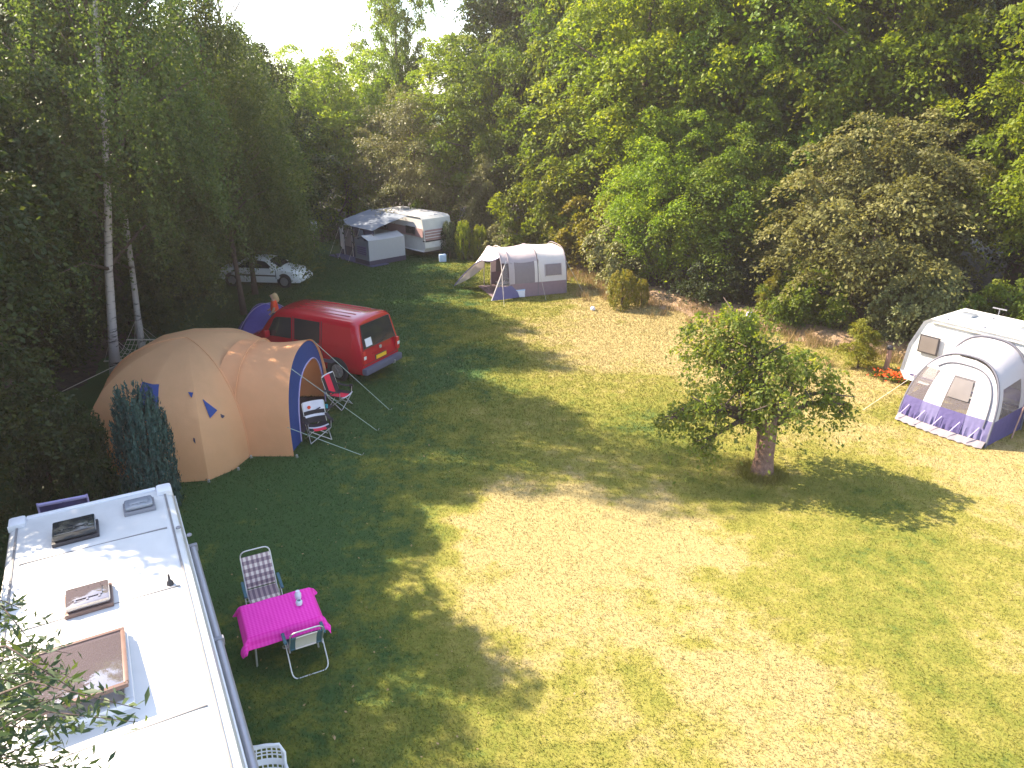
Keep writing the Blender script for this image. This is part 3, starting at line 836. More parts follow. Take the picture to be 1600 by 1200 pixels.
# --- the small drooping tree standing alone on the lawn
def lone_tree():
    o = thing('apple_tree', 'small drooping apple tree alone on the lawn with a thick short trunk', 'apple tree', (6.43, 16.45, -.05))
    rg = np.random.default_rng(77)
    # local lobes: (x, y, z, rx, ry, rz, boughs)
    lobes = [(-.55, .55, 3.15, 1.05, 1.0, .62, 46), (.1, .2, 2.75, 1.25, 1.2, .7, 54), (-.7, -.1, 2.0, .95, 1.0, .9, 44), (1.0, .15, 2.35, .95, .9, .6, 36), (1.75, .1, 1.85, .55, .6, .45, 16), (-1.35, -.3, 1.5, .6, .7, .7, 20), (-1.9, -.2, 1.5, .4, .4, .3, 9), (-2.25, -.25, 1.25, .25, .3, .22, 4), (-.35, .4, 3.55, .55, .55, .42, 20), (2.2, .1, 1.5, .28, .3, .3, 6), (.1, -1.0, 2.0, .8, .6, .65, 22), (.2, 1.2, 2.1, 1.0, .6, .7, 22), (-1.15, .9, 2.6, .6, .6, .8, 16), (-1.3, -.5, .8, .4, .4, .4, 10)]
    lobes = [(x - .36 - .2 * (z > 2.5), y, z + .42 + .12 * (z > 2.5), a, b, c, k) for (x, y, z, a, b, c, k) in lobes]
    C, A = [], []
    for (x, y, z, a, b, c, k) in lobes:
        d = unit(rg.normal(0, 1, (k, 3))) * (rg.random((k, 1)) ** .45)
        C.append(d * np.array([a, b, c]) + np.array([x, y, z]))
        A.append(d * np.array([.9, .9, .3]) + np.array([0, 0, .8]))
    C = np.concatenate(C); A = np.concatenate(A)
    V, F, t = bough_leaves(C, A, rg.uniform(.2, .42, len(C)), 46, .105, rg, flat=.35, droop=1.2, aspect=.62, tilt=.65, downtip=.8)
    me = np_mesh('crown', V, F, t, M['lf_apple'])
    c = bpy.data.objects.new('crown', me); COL.objects.link(c); c.parent = o
    mb = MB()
    mb.tube([(0, 0, -.1), (0, 0, .12), (.0, 0, .5), (.0, .02, 1.1), (-.06, .05, 1.6)], [.40, .285, .235, .24, .25], 14)
    mb.build('trunk', 'barkred', o, 180)
    mb = MB()
    r2 = random.Random(9)
    for (x, y, z, a, b, cc, k) in lobes:
        s = Vector((.02, .05, 1.3)); e = Vector((x, y, z))
        m_ = s.lerp(e, .5) + Vector((0, 0, .35))
        mb.tube([s, m_, e], [.11, .07, .03], 7)
        for q in range(5):
            e2 = e + Vector((r2.uniform(-a, a), r2.uniform(-b, b), r2.uniform(-cc, cc))) * .9
            mb.tube([m_.lerp(e, .7), e2], [.03, .01], 5)
    mb.build('limb', 'bark', o, 180)
lone_tree()

# --- willow whose sprays hang into the lower left corner over the motorhome roof
def near_willow():
    o = thing('willow_tree', 'willow with narrow leaves, its sprays hanging over the motorhome roof at the lower left', 'willow', (-7.6, 3.2, -.05))
    rg = np.random.default_rng(91)
    base = np.array([-7.6, 3.2, 0])
    Cs, Ts = [], []
    mb = MB()
    mb.tube([(0, 0, -.1), (.3, 0, 1.5), (.9, -.1, 3.2), (1.4, -.1, 4.6)], [.22, .17, .13, .09], 8)
    for k in range(210):
        # sprays reaching out over the roof, 3 to 6 m from the lens
        y = rg.uniform(2.2, 5.2)
        z = rg.uniform(5.0, 6.6) - (y - 2.2) * .55
        c = y * .929 + (9 - z) * .37
        x = c * (-.80 + .30 * rg.random() ** 1.7 * (1.15 - (y - 2.2) / 4.5))
        tip = np.array([x, y, z]) - base
        root = tip + np.array([-rg.uniform(.7, 1.6), rg.uniform(-.5, .5), rg.uniform(-.9, .1)])
        mid = (root + tip) / 2 + np.array([0, 0, .2])
        mb.tube([tuple(root), tuple(mid), tuple(tip)], [.009, .006, .002], 4)
        s = np.linspace(.1, 1, 26)[:, None]
        P = (1 - s) ** 2 * root + 2 * s * (1 - s) * mid + s ** 2 * tip
        P = np.repeat(P, 2, 0) + rg.normal(0, .04, (52, 3))
        d = (tip - root) / np.linalg.norm(tip - root)
        Cs.append(P); Ts.append(np.tile(d, (52, 1)))
        if k % 4 == 0: mb.tube([(1.4, -.1, 4.5), tuple((np.array([1.4, -.1, 4.5]) + root) / 2 + np.array([0, 0, .25])), tuple(root)], [.04, .025, .01], 5)
    for k in range(5): 
        mb.tube([(1.4, -.1, 4.5), (rg.uniform(1.2, 2.4), rg.uniform(-.6, .9), rg.uniform(4.4, 5.3))], [.07, .02], 6)
    C = np.concatenate(Cs); T = np.concatenate(Ts) + rg.normal(0, .6, (len(C), 3))
    n = len(C)
    ln = rg.uniform(.06, .12, n)
    V, F, t = leaf_arrays(C, rg.normal(0, 1, (n, 3)) + np.array([0, 0, .8]), T, ln, ln * .27, .1, rg)
    me = np_mesh('crown', V, F, t, M['lf_willow'])
    c = bpy.data.objects.new('crown', me); COL.objects.link(c); c.parent = o
    mb.build('trunk', 'bark', o, 180)
near_willow()
tree('broad_c', -9.9, 8.1, .56, 'lf_deep', 'unseen low dark tree added beside the hidden long side of the motorhome to shade its roof', .95)  # out of view, added for its shadow on the roof's left side
tree('broad_c', -11.9, 12.3, .68, 'lf_deep', 'low dark tree added outside the left edge to shade the far end of the motorhome roof', 1.0)  # added to cast shade over the roof's far end

# ------------------------------------------------------------------ motorhome
def motorhome():
    u = Vector((.495, -.869)).normalized(); wv = Vector((.869, .495))
    B = Vector((-5.85, 10.9)); W = 2.36
    rear_mid = B - wv * W / 2
    ang = math.atan2(u.y, u.x)
    o = thing('motorhome', 'white motorhome seen from above, roof with skylights, beside the pink table', 'motorhome', (rear_mid.x, rear_mid.y, 0), ang)
    # local: x runs from the far end towards the lens, y to the left of that (table side), z up
    def loc(X, Y, z):
        d = Vector((X, Y)) - rear_mid
        return Vector((d.dot(u), d.dot(wv), z))
    L = 7.4; h0, h1 = .45, 2.8
    rings = []
    prof = [(W / 2 - .04, h0), (W / 2, h0 + .06), (W / 2, 1.5), (W / 2, h1 - .14), (W / 2 - .03, h1 - .06), (W / 2 - .1, h1 - .015), (W / 2 - .3, h1), (0, h1 + .012)]
    full = prof + [(-y, z) for (y, z) in reversed(prof[:-1])]
    for x, k in ((0.0, .985), (.05, 1.0), (2, 1), (4, 1), (6, 1), (L - .5, 1), (L, .97)):
        rings.append([(x, y * k, h0 + (z - h0) * (k if z > 2 else 1)) for (y, z) in full])
    mb = MB(); n = len(full)
    mb.add([p for r in rings for p in r], [(i * n + j, i * n + (j + 1) % n, (i + 1) * n + (j + 1) % n, (i + 1) * n + j) for i in range(len(rings) - 1) for j in range(n)] + [tuple(range(n)), tuple((len(rings) - 1) * n + j for j in range(n))])
    body = mb.build('body', 'white', o, 30)
    # rear roof trim with two rounded corner caps
    mb = MB(); mb.box((.05, 0, h1 + .005), (.1, W - .5, .05), bev=.02); mb.build('rear_trim', 'whiteplastic', o, 40)
    for s in (1, -1):
        mb = MB(); mb.box((.12, s * (W / 2 - .13), h1 - .01), (.3, .24, .12), bev=.05); mb.box((.28, s * (W / 2 - .13), h1 + .0), (.02, .23, .11), bev=.008)
        mb.build('corner_cap', 'whiteplastic', o, 40)
    def hatch(X, Y, ln, wd, nm, lid, frame, hh=.09, tilt=0.0, rotz=0.0):
        c = loc(X, Y, h1)
        f = bpy.data.objects.new(nm, None)
        mb = MB()
        for sx in (1, -1):
            mb.box((c.x + sx * (ln / 2 - .03), c.y, h1 + .035), (.06, wd, .07), bev=.015)
            mb.box((c.x, c.y + sx * (wd / 2 - .03), h1 + .034), (ln - .12, .06, .066), bev=.012)
        fr = mb.build(nm, frame, o, 40)
        mb = MB()
        rot = Matrix.Rotation(tilt, 4, 'Y')
        mb.box((0, 0, 0), (ln - .05, wd - .05, hh), bev=.035)
        l = mb.build('lid', lid, fr, 40)
        l.location = (c.x, c.y, h1 + .075 + hh / 2 + abs(math.sin(tilt)) * ln * .45); l.rotation_euler = (0, tilt, 0)
        mb = MB()
        for k in (-1, 0, 1): mb.box((0, k * wd * .25, hh / 2 + .006), (ln * .6, .03, .012), bev=.004)
        mb.box((0, 0, hh / 2 + .008), (ln * .42, wd * .62, .014), bev=.005)
        r = mb.build('lid_ridge', lid, fr, 40); r.location = l.location; r.rotation_euler = l.rotation_euler
        return fr
    hatch(-6.02, 10.12, .36, .46, 'roof_vent', 'smokegrey', 'greyplastic', .06)
    hatch(-6.62, 9.36, .48, .62, 'roof_hatch', 'glass', 'darkplastic', .12)
    hatch(-5.56, 7.78, .50, .56, 'roof_hatch', 'smoke', 'brownframe', .08)
    # big panorama skylight, lid propped open
    c = loc(-4.86, 6.35, h1)
    mb = MB()
    for sx in (1, -1):
        mb.box((c.x + sx * .62, c.y, h1 + .05), (.09, 1.0, .1), bev=.02); mb.box((c.x, c.y + sx * .455, h1 + .049), (1.15, .09, .098), bev=.02)
    fr = mb.build('skylight', 'whiteplastic', o, 40)
    mb = MB(); mb.box((c.x, c.y, h1 + .012), (1.14, .82, .02)); mb.build('blind', 'palecanvas', fr)
    mb = MB(); mb.box((0, 0, 0), (1.2, .92, .05), bev=.022)
    lid = mb.build('lid', 'smoke', fr, 40); lid.location = (c.x, c.y, h1 + .20); lid.rotation_euler = (0, R(-7), 0)
    mb = MB()
    for s in (1, -1): mb.box((s * .6, 0, .02), (.06, .96, .05), bev=.015); mb.box((0, s * .46, .02), (1.14, .05, .05), bev=.015)
    lf = mb.build('lid_frame', 'brownframe', fr, 40); lf.location = lid.location; lf.rotation_euler = lid.rotation_euler
    a = loc(-4.67, 8.17, h1)
    mb = MB(); mb.lathe([(.05, 0), (.045, .04), (.02, .07), (.015, .16), (.0, .17)], (a.x, a.y, h1), 10); mb.build('antenna', 'darkplastic', o, 40)
    for (X, Y) in ((-5.15, 9.55), (-4.9, 9.35)):
        a = loc(X, Y, h1); mb = MB(); mb.lathe([(.04, 0), (.035, .02), (0, .025)], (a.x, a.y, h1 + .005), 10); mb.build('vent_cap', 'greyplastic', o, 40)
    for x in (1.42, 3.05, 5.45):
        mb = MB(); mb.box((x, 0, h1 + .004), (.022, W - .42, .018), bev=.004); mb.build('roof_seam', 'seal', o)
    for s in (1, -1):
        mb = MB(); mb.box((L / 2, s * (W / 2 - .13), h1 - .006), (L - .4, .03, .02), bev=.006); mb.build('edge_sealant', 'seal', o)
    # awning cassette along the table side
    mb = MB(); mb.tube([(1.6, W / 2 + .085, h1 - .36), (6.6, W / 2 + .085, h1 - .36)], .05, 12); mb.build('awning_cassette', 'rail', o, 40)
    for x in (1.6, 4.0, 6.6):
        mb = MB(); mb.box((x, W / 2 + .08, h1 - .36), (.08, .15, .13), bev=.02); mb.build('awning_bracket', 'greyplastic', o, 40)
    for s in (1, -1):
        mb = MB(); mb.box((L / 2 - .2, s * (W / 2 + .012), h1 - .22), (L - .5, .03, .05), bev=.01); mb.build('gutter_rail', 'alu', o)
        for x in (1.2, 3.2, 5.2):
            if s == 1 and x == 3.2:
                mb = MB(); mb.box((x, s * (W / 2 + .012), 1.45), (.62, .03, 1.85), bev=.012); d = mb.build('door', 'whiteplastic', o)
                mb = MB(); mb.box((x + .22, s * (W / 2 + .04), 1.35), (.03, .04, .14), bev=.01); mb.build('handle', 'darkplastic', d)
                continue
            mb = MB(); mb.box((x, s * (W / 2 + .01), 1.75), (.95, .03, .55), bev=.012); f = mb.build('window', 'darkplastic', o)
            mb = MB(); mb.box((x, s * (W / 2 + .028), 1.75), (.85, .02, .46), bev=.008); mb.build('pane', 'glass', f)
        for x in (1.9, 5.9):
            mb = MB(); mb.lathe([(.0, -.1), (.31, -.1), (.34, -.05), (.34, .05), (.31, .1), (0, .1)], (x, s * (W / 2 - .16), .34), 24, 'Y'); wh = mb.build('wheel', 'tyre', o, 40)
            mb = MB(); mb.lathe([(0, -.012), (.2, -.012), (.18, .012), (0, .012)], (x, s * (W / 2 - .05), .34), 20, 'Y'); mb.build('rim', 'hub', wh, 40)
    mb = MB(); mb.box((-.012, 0, 1.85), (.03, 1.3, .55), bev=.012); f = mb.build('rear_window', 'darkplastic', o)
    mb = MB(); mb.box((-.03, 0, 1.85), (.02, 1.2, .46), bev=.008); mb.build('pane', 'glass', f)
    for s in (1, -1):
        mb = MB(); mb.box((-.015, s * 1.0, .95), (.04, .18, .4), bev=.015); mb.build('tail_light', 'lampred', o)
    mb = MB(); mb.box((-.04, 0, .5), (.1, W - .1, .2), bev=.04); mb.build('bumper', 'whiteplastic', o, 40)
motorhome()
def screen():
    o = thing('windbreak', 'purple fabric windbreak panel with pale edging standing behind the far end of the motorhome', 'windbreak', (-8.15, 11.4, -.02), R(25))
    n = 9
    mb = MB(); mb.sheet([[(-.38 + .76 * i / (n - 1), .03 * math.sin(i * 1.1), .35 + j * .46) for j in range(5)] for i in range(n)], .012); mb.build('panel', 'purple', o, 60)
    mb = MB(); mb.box((0, 0, 2.2), (.8, .07, .05), bev=.015); mb.build('hem', 'lilac', o)
    for x in (-.39, .39):
        mb = MB(); mb.tube([(x, 0, -.33), (x, 0, 2.24)], .018, 8); mb.build('pole', 'lilac', o, 60)
screen()

# ------------------------------------------------------------------ tan tent
def tan_tent():
    cx, cy = -9.3, 19.7
    o = thing('tan_tent', 'large tan dome tent with blue windows and a blue-edged tunnel porch', 'tent', (cx, cy, -.03))
    H = 2.62
    poly = [(-7.05, 17.45), (-7.2, 16.7), (-7.65, 16.05), (-9.1, 15.85), (-11.1, 16.9), (-11.85, 19.2), (-11.6, 21.6), (-10.2, 23.0), (-8.2, 23.1), (-6.9, 21.9), (-6.7, 19.7)]
    poly = [Vector((x - cx, y - cy)) for x, y in poly]
    def base(th):
        d = Vector((math.cos(th), math.sin(th)))
        best = 0
        for i in range(len(poly)):
            a, b = poly[i], poly[(i + 1) % len(poly)]
            e = b - a
            den = d.x * e.y - d.y * e.x
            if abs(den) < 1e-9: continue
            t = (a.x * e.y - a.y * e.x) / den; s = (a.x * d.y - a.y * d.x) / den
            if t > 0 and -1e-6 <= s <= 1 + 1e-6: best = max(best, t)
        return best
    def dome(th, t, off=0.0):
        # t: 0 apex .. 1 hem
        r = base(th) * (math.sin(min(1, t) * PI / 2) ** .92)
        z = H * (math.cos(min(1, t) * PI / 2) ** .78)
        wr = .012 * math.sin(th * 23) * t
        return Vector(((r + wr + off) * math.cos(th), (r + wr + off) * math.sin(th), z + off * .6))
    angs = sorted(set([round(math.atan2(p.y, p.x) % (2 * PI), 4) for p in poly] + [round(2 * PI * k / 88, 4) for k in range(88)]))
    ts = [0.0001] + [k / 20 for k in range(1, 21)]
    mb = MB(); na = len(angs)
    mb.add([dome(a, t) for t in ts for a in angs], [(i * na + j, (i + 1) * na + j, (i + 1) * na + (j + 1) % na, i * na + (j + 1) % na) for i in range(len(ts) - 1) for j in range(na)])
    mb.build('dome', 'tan', o, 35)
    # tunnel porch
    X0, X1 = -7.9 - cx, -5.98 - cx
    yc, hw, ph = 19.5 - cy, 2.1, 2.46
    def arch(x, a, k=1.0, sag=0.0):
        c, s = math.cos(a), math.sin(a)
        y = yc + hw * k * (abs(c) ** .82) * (1 if c > 0 else -1)
        z = ph * k * (abs(s) ** .80)
        return Vector((x, y, z - sag * abs(s)))
    n = 34
    rows = []
    for i in range(9):
        t = i / 8
        sag = .10 * math.sin(t * PI)
        rows.append([arch(X0 + (X1 - X0) * t + (.10 * (1 - math.sin(PI * j / n)) if i == 8 else 0), PI - PI * j / n, 1.0, sag) for j in range(n + 1)])
    mb = MB(); mb.sheet(rows, .008); mb.build('porch', 'tan', o, 50)
    # pole sleeves
    mb = MB(); mb.tube([dome(R(-46) , t, .012) for t in [k / 14 for k in range(0, 15)]], .014, 6); mb.build('pole_sleeve', 'tan', o, 60)
    mb = MB(); mb.tube([arch(X0 + .55, PI - PI * k / 30, 1.012) for k in range(0, 31)], .016, 6); mb.build('pole_sleeve', 'tan', o, 60)
    mb = MB(); mb.tube([dome(R(200), t, .012) for t in [k / 14 for k in range(0, 15)]], .014, 6); mb.build('pole_sleeve', 'tan', o, 60)
    # blue front with an arched doorway
    nb = 44; mb = MB(); g1 = []
    def door(a):
        c, s = math.cos(a), math.sin(a)
        return (yc + .22 + 1.42 * (abs(c) ** .8) * (1 if c > 0 else -1), 1.86 * abs(s) ** .75)
    for j in range(nb + 1):
        a = PI - PI * j / nb
        p = arch(X1 - .02, a, .985); y, z = door(a)
        q = Vector((X1 + .05, y, z))
        g1.append([p.lerp(q, k / 4) for k in range(5)])
    mb.sheet(g1, .012); mb.build('front_panel', 'blue', o, 40)
    mb = MB(); mb.tube([Vector((X1 + .06, *door(PI - PI * j / nb))) for j in range(nb + 1)], .022, 6); mb.build('door_trim', 'lilac', o, 60)
    # rolled dividing curtain and inner tent
    mb = MB()
    mb.sheet([[(X1 - 1.2 + .05 * math.sin(j * 1.3), yc - hw * .86 + hw * 1.72 * j / 12, z_ * (1 - abs(j / 6 - 1) ** 3 * .75)) for j in range(13)] for z_ in (.02, .7, 1.4, 1.95)], .01)
    mb.build('inner_tent', 'taninner', o, 60)
    mb = MB(); mb.box(((X0 + X1) / 2 + .2, yc, .02), (1.5, 4.0, .02)); mb.build('groundsheet', 'darkgrey', o)
    # blue windows on the dome
    def patch(nm, cor, m='blue', k=6):
        (a0, t0), (a1, t1), (a2, t2), (a3, t3) = cor
        rows = []
        for i in range(k + 1):
            u_ = i / k; row = []
            for j in range(k + 1):
                v_ = j / k
                a = (a0 * (1 - u_) + a1 * u_) * (1 - v_) + (a3 * (1 - u_) + a2 * u_) * v_
                t = (t0 * (1 - u_) + t1 * u_) * (1 - v_) + (t3 * (1 - u_) + t2 * u_) * v_
                row.append(dome(R(a), t, .022))
            rows.append(row)
        mb = MB(); mb.sheet(rows, .012); return mb.build(nm, m, o, 60)
    patch('window', [(-96, .43), (-84, .43), (-80.5, .66), (-90.5, .67)])
    patch('window', [(-62.5, .56), (-57.5, .66), (-61, .69), (-61.2, .69)])
    patch('vent_flap', [(-68.5, .495), (-66.2, .50), (-67, .53), (-67.4, .53)])
    patch('vent_flap', [(-56.5, .69), (-55, .71), (-56, .72), (-56.6, .71)], 'darkgrey')
    patch('vent_flap', [(-68.5, .78), (-68, .785), (-68, .815), (-68.6, .80)], 'darkgrey')
    for a in (-73, -60): 
        mb = MB(); mb.tube([dome(R(a - 26), t, .008) for t in (.55, .65, .75, .85, .99)], .009, 5); mb.build('seam', 'tan', o, 60)
    # rope, guy lines, pegs
    def L3(x, y, z): return (x - cx, y - cy, z)
    top = arch(X1, R(120)); top2 = arch(X1, R(165)); top3 = arch(X1, R(60))
    for p, q in ((top2, (-4.05, 17.46)), (top, (-3.9, 18.99)), (top3, (-3.76, 20.46))):
        mb = MB(); e = L3(q[0], q[1], .0); mb.tube([p, e], .009, 5); mb.build('guy_line', 'guy', o)
        mb = MB(); mb.tube([(e[0] + .05, e[1], .08), (e[0] - .03, e[1], -.05)], .008, 6); mb.build('peg', 'alu', o)
    mb = MB(); mb.tube([dome(R(178), .55), L3(-15.2, 19.6, .05)], .012, 5); mb.build('guy_line', 'rope', o)
    for (x, y) in ((-7.62, 15.98), (-7.1, 16.62), (-5.78, 17.33), (-7.0, 17.3), (-9.1, 15.75)):
        mb = MB(); mb.box(L3(x, y, .04), (.05, .05, .09), bev=.01); mb.tube([L3(x + .08, y - .1, .07), L3(x, y, .03)], .006, 5); mb.build('peg', 'alu', o)
tan_tent()

# ------------------------------------------------------------------ vehicles
def wheel(o, x, y, r, side, wdt=.2):
    mb = MB(); mb.lathe([(0, -wdt / 2), (r * .9, -wdt / 2), (r, -wdt / 2 + .03), (r, wdt / 2 - .03), (r * .9, wdt / 2), (0, wdt / 2)], (0, 0, 0), 28, 'Y')
    w_ = mb.build('wheel', 'tyre', o, 35); w_.location = (x, y, r)
    mb = MB(); s = side
    mb.lathe([(0, -.006), (r * .66, -.006), (r * .68, .012), (r * .6, .02), (r * .15, .006), (r * .13, .03), (0, .03)] if s > 0 else [(0, -.03), (r * .13, -.03), (r * .15, -.006), (r * .6, -.02), (r * .68, -.012), (r * .66, .006), (0, .006)], (0, s * wdt / 2, 0), 24, 'Y')
    mb.build('rim', 'hub', w_, 35)
    for k in range(6):
        a = k * PI / 3
        mb = MB(); mb.box((math.cos(a) * r * .4, s * (wdt / 2 + .022), math.sin(a) * r * .4), (r * .42, .012, .05), Matrix.Rotation(-a, 4, 'Y'), .004); mb.build('spoke', 'hub', w_)

class Shell:
    """car body as stations along x; each station: bottom, sill, belt, shoulder, rail, roof centre (x,y,z)"""
    def __init__(s, st): s.st = st
    def pt(s, x, k, side):
        st = s.st
        for a, b in zip(st[:-1], st[1:]):
            if a['x'] <= x <= b['x'] or b is st[-1]:
                t = (x - a['x']) / (b['x'] - a['x']); break
        i = int(min(k, len(a['p']) - 1.001)); f = k - i
        pa = lerp(a['p'][i], a['p'][i + 1], f); pb = lerp(b['p'][i], b['p'][i + 1], f)
        p = lerp(pa, pb, t)
        return Vector((p[0], p[1] * side, p[2]))
    def mesh(s, name, m, parent, smooth=38):
        mb = MB(); rings = []
        for st in s.st:
            h = st['p']
            rings.append([Vector(p) for p in h] + [Vector((p[0], -p[1], p[2])) for p in reversed(h[:-1])])
        n = len(rings[0])
        mb.add([p for r in rings for p in r], [(i * n + j, i * n + (j + 1) % n, (i + 1) * n + (j + 1) % n, (i + 1) * n + j) for i in range(len(rings) - 1) for j in range(n)] + [tuple(range(n)), tuple((len(rings) - 1) * n + j for j in range(n))])
        return mb.build(name, m, parent, smooth)
    def side(s, name, m, parent, side, cor, off=.008, nx=6, nk=4, th=.012):
        """cor: four (x, k): rear-low, front-low, front-high, rear-high"""
        (x0, k0), (x1, k1), (x2, k2), (x3, k3) = cor
        rows = []
        for i in range(nx + 1):
            u_ = i / nx; row = []
            for j in range(nk + 1):
                v_ = j / nk
                x = (x0 * (1 - u_) + x1 * u_) * (1 - v_) + (x3 * (1 - u_) + x2 * u_) * v_
                k = (k0 * (1 - u_) + k1 * u_) * (1 - v_) + (k3 * (1 - u_) + k2 * u_) * v_
                p = s.pt(x, k, side); row.append(p + Vector((0, side * off, off * .35)))
            rows.append(row)
        mb = MB(); mb.sheet(rows, th); return mb.build(name, m, parent, 50)
    def top(s, name, m, parent, x0, x1, k0, off=.008, nx=5, ny=8, th=.012, xoff=0.0):
        """patch over the centre line between rail parameter k0 on both sides"""
        kmax = len(s.st[0]['p']) - 1
        rows = []
        for i in range(nx + 1):
            x = x0 + (x1 - x0) * i / nx
            row = []
            for j in range(-ny, ny + 1):
                k = kmax - (kmax - k0) * abs(j) / ny
                row.append(s.pt(x, k, 1 if j >= 0 else -1) + Vector((xoff, 0, off)))
            rows.append(row)
        mb = MB(); mb.sheet(rows, th); return mb.build(name, m, parent, 50)

def red_van():
    o = thing('red_van', 'red delivery-style van with dark side and rear windows and a yellow number plate', 'van', (-4.50, 23.45, -.03), math.atan2(.454, -.891))
    o.scale = (1.11, 1.11, 1.11)
    def st(x, belt, rail, roof, wb, wr, dxr=0.0, dxb=0.0, zb=.28):
        return dict(x=x, p=[(x, wb - .10, zb), (x, wb - .01, zb + .22), (x + dxb, wb, belt), (x + dxr * .9, wr + .035, rail - .07), (x + dxr, wr - .03, rail), (x + dxr, wr - .22, roof), (x + dxr, 0, roof + .03)])
    sts = [st(.0, 1.05, 1.84, 1.90, .90, .73, .17, .02, .34), st(.05, 1.06, 1.89, 1.95, .94, .77, .20, .02), st(.5, 1.06, 1.89, 1.95, .95, .78, .0), st(1.5, 1.06, 1.90, 1.96, .95, .79), st(2.6, 1.05, 1.90, 1.96, .95, .79), st(3.35, 1.04, 1.86, 1.92, .95, .77), st(3.75, 1.02, 1.56, 1.60, .94, .75), st(4.2, 1.0, 1.08, 1.13, .93, .72), st(4.6, .84, .90, .95, .89, .72), st(4.78, .62, .70, .76, .80, .66, 0, 0, .34)]
    sts[1]['x'] = .05
    sh = Shell(sts)
    sh.mesh('body', 'red', o)
    for s in (1, -1):
        sh.side('side_window', 'glass', o, s, [(2.72, 2.06), (3.86, 2.06), (3.46, 2.86), (2.72, 2.9)])
        sh.side('side_window', 'glass', o, s, [(1.58, 2.06), (2.58, 2.06), (2.58, 2.9), (1.58, 2.9)])
        sh.side('rear_quarter_panel', 'red', o, s, [(.32, 2.08), (1.46, 2.08), (1.46, 2.88), (.36, 2.88)], .004)
        sh.side('side_trim', 'bumper', o, s, [(1.0, 1.05), (3.55, 1.05), (3.55, 1.25), (1.0, 1.25)], .012)
        sh.side('door_seam', 'darkplastic', o, s, [(2.63, 1.1), (2.65, 1.1), (2.65, 2.95), (2.63, 2.95)], .004, 1, 8)
        sh.side('door_seam', 'darkplastic', o, s, [(1.50, 1.1), (1.52, 1.1), (1.52, 2.95), (1.50, 2.95)], .004, 1, 8)
        for x in (1.72, 2.85):
            p = sh.pt(x, 1.82, s)
            mb = MB(); mb.box(p + Vector((0, s * .02, 0)), (.2, .03, .035), bev=.01); mb.build('door_handle', 'red', o)
        for x in (.95, 3.85):
            mb = MB(); mb.lathe([(0, -.012), (.40, -.012), (.41, 0), (.40, .012), (0, .012)], (x, s * .938, .36), 28, 'Y'); mb.build('wheel_arch', 'darkplastic', o, 40)
            wheel(o, x, s * .86, .32, s, .2)
        mb = MB(); mb.box((3.62, s * 1.06, 1.16), (.12, .2, .22), bev=.04); mb.build('mirror', 'red', o, 40)
        mb = MB(); mb.box((-.015, s * .845, .86), (.1, .13, .40), bev=.03); tl = mb.build('tail_light', 'lampred', o, 40)
        mb = MB(); mb.box((-.068, s * .845, .86), (.012, .11, .10), bev=.004); mb.build('lens', 'lampclear', tl)
        mb = MB(); mb.box((4.68, s * .62, .76), (.1, .3, .18), bev=.04); mb.build('headlight', 'lampclear', o, 40)
    sh.top('windscreen', 'glass', o, 3.42, 4.14, 4.15, .012)
    # tailgate glass, leaning with the rear
    def rp(y, z): return Vector((.02 + (z - 1.05) / .85 * .165 - .014 if z > 1.05 else .0 - .012 + (z - .3) * .02, y, z))
    mb = MB(); mb.sheet([[rp(y * (1 - (z - 1.1) * .16), z) for z in (1.10, 1.3, 1.55, 1.80)] for y in (-.76, -.4, 0, .4, .76)], .014); rw = mb.build('rear_window', 'glass', o, 50)
    mb = MB(); mb.tube([rp(.12, 1.12) + Vector((-.02, 0, 0)), rp(-.30, 1.22) + Vector((-.02, 0, 0))], .012, 6); mb.build('wiper', 'darkplastic', rw)
    mb = MB(); mb.sheet([[rp(y, z) + Vector((-.010, 0, 0)) for z in (1.14, 1.26, 1.38)] for y in (.66, .55, .42, .36)], .006); mb.build('sun_shade', 'whiteplastic', rw, 50)
    for sy in (1, -1):
        mb = MB(); mb.tube([rp(sy * .80, .62), rp(sy * .80, 1.05), rp(sy * .70, 1.80)], .009, 5); mb.build('tailgate_seam', 'darkplastic', o)
    mb = MB(); mb.tube([rp(-.80, .60), rp(.80, .60)], .009, 5); mb.build('tailgate_seam', 'darkplastic', o)
    mb = MB(); mb.tube([rp(y * .74, z) + Vector((-.012, 0, 0)) for y, z in ((-1.03, 1.10), (1.03, 1.10), (.92, 1.80), (-.92, 1.80), (-1.03, 1.10))], .012, 5); mb.build('window_seal', 'darkplastic', rw)
    mb = MB(); mb.box((.006, 0, .70), (.03, .56, .15), bev=.01); pr = mb.build('plate_recess', 'darkplastic', o)
    mb = MB(); mb.box((-.016, 0, .70), (.014, .50, .115), bev=.003); mb.build('number_plate', 'plate', pr)
    mb = MB(); mb.lathe([(0, -.012), (.055, -.012), (.06, 0), (.055, .012), (0, .012)], (-.006, 0, .98), 20, 'X'); bd = mb.build('badge', 'alu', o, 40)
    mb = MB(); mb.box((-.022, 0, 1.55 - .57), (.006, .07, .012)); mb.build('badge_bar', 'lampclear', bd)
    mb = MB(); mb.box((.0, 0, .86), (.03, .8, .03), bev=.01); mb.build('tailgate_grip', 'red', o)
    mb = MB(); mb.box((-.05, 0, .42), (.2, 1.84, .22), bev=.06); mb.build('bumper', 'bumper', o, 40)
    mb = MB(); mb.box((4.76, 0, .45), (.16, 1.72, .26), bev=.06); mb.build('bumper', 'bumper', o, 40)
    mb = MB(); mb.tube([(-.1, -.45, .3), (-.17, -.45, .33), (-.19, -.45, .42)], .022, 8); mb.build('tow_hook', 'alu', o)
    mb = MB(); mb.box((.22, 0, 1.93), (.05, .3, .03), bev=.01); mb.build('brake_light', 'lampred', o)
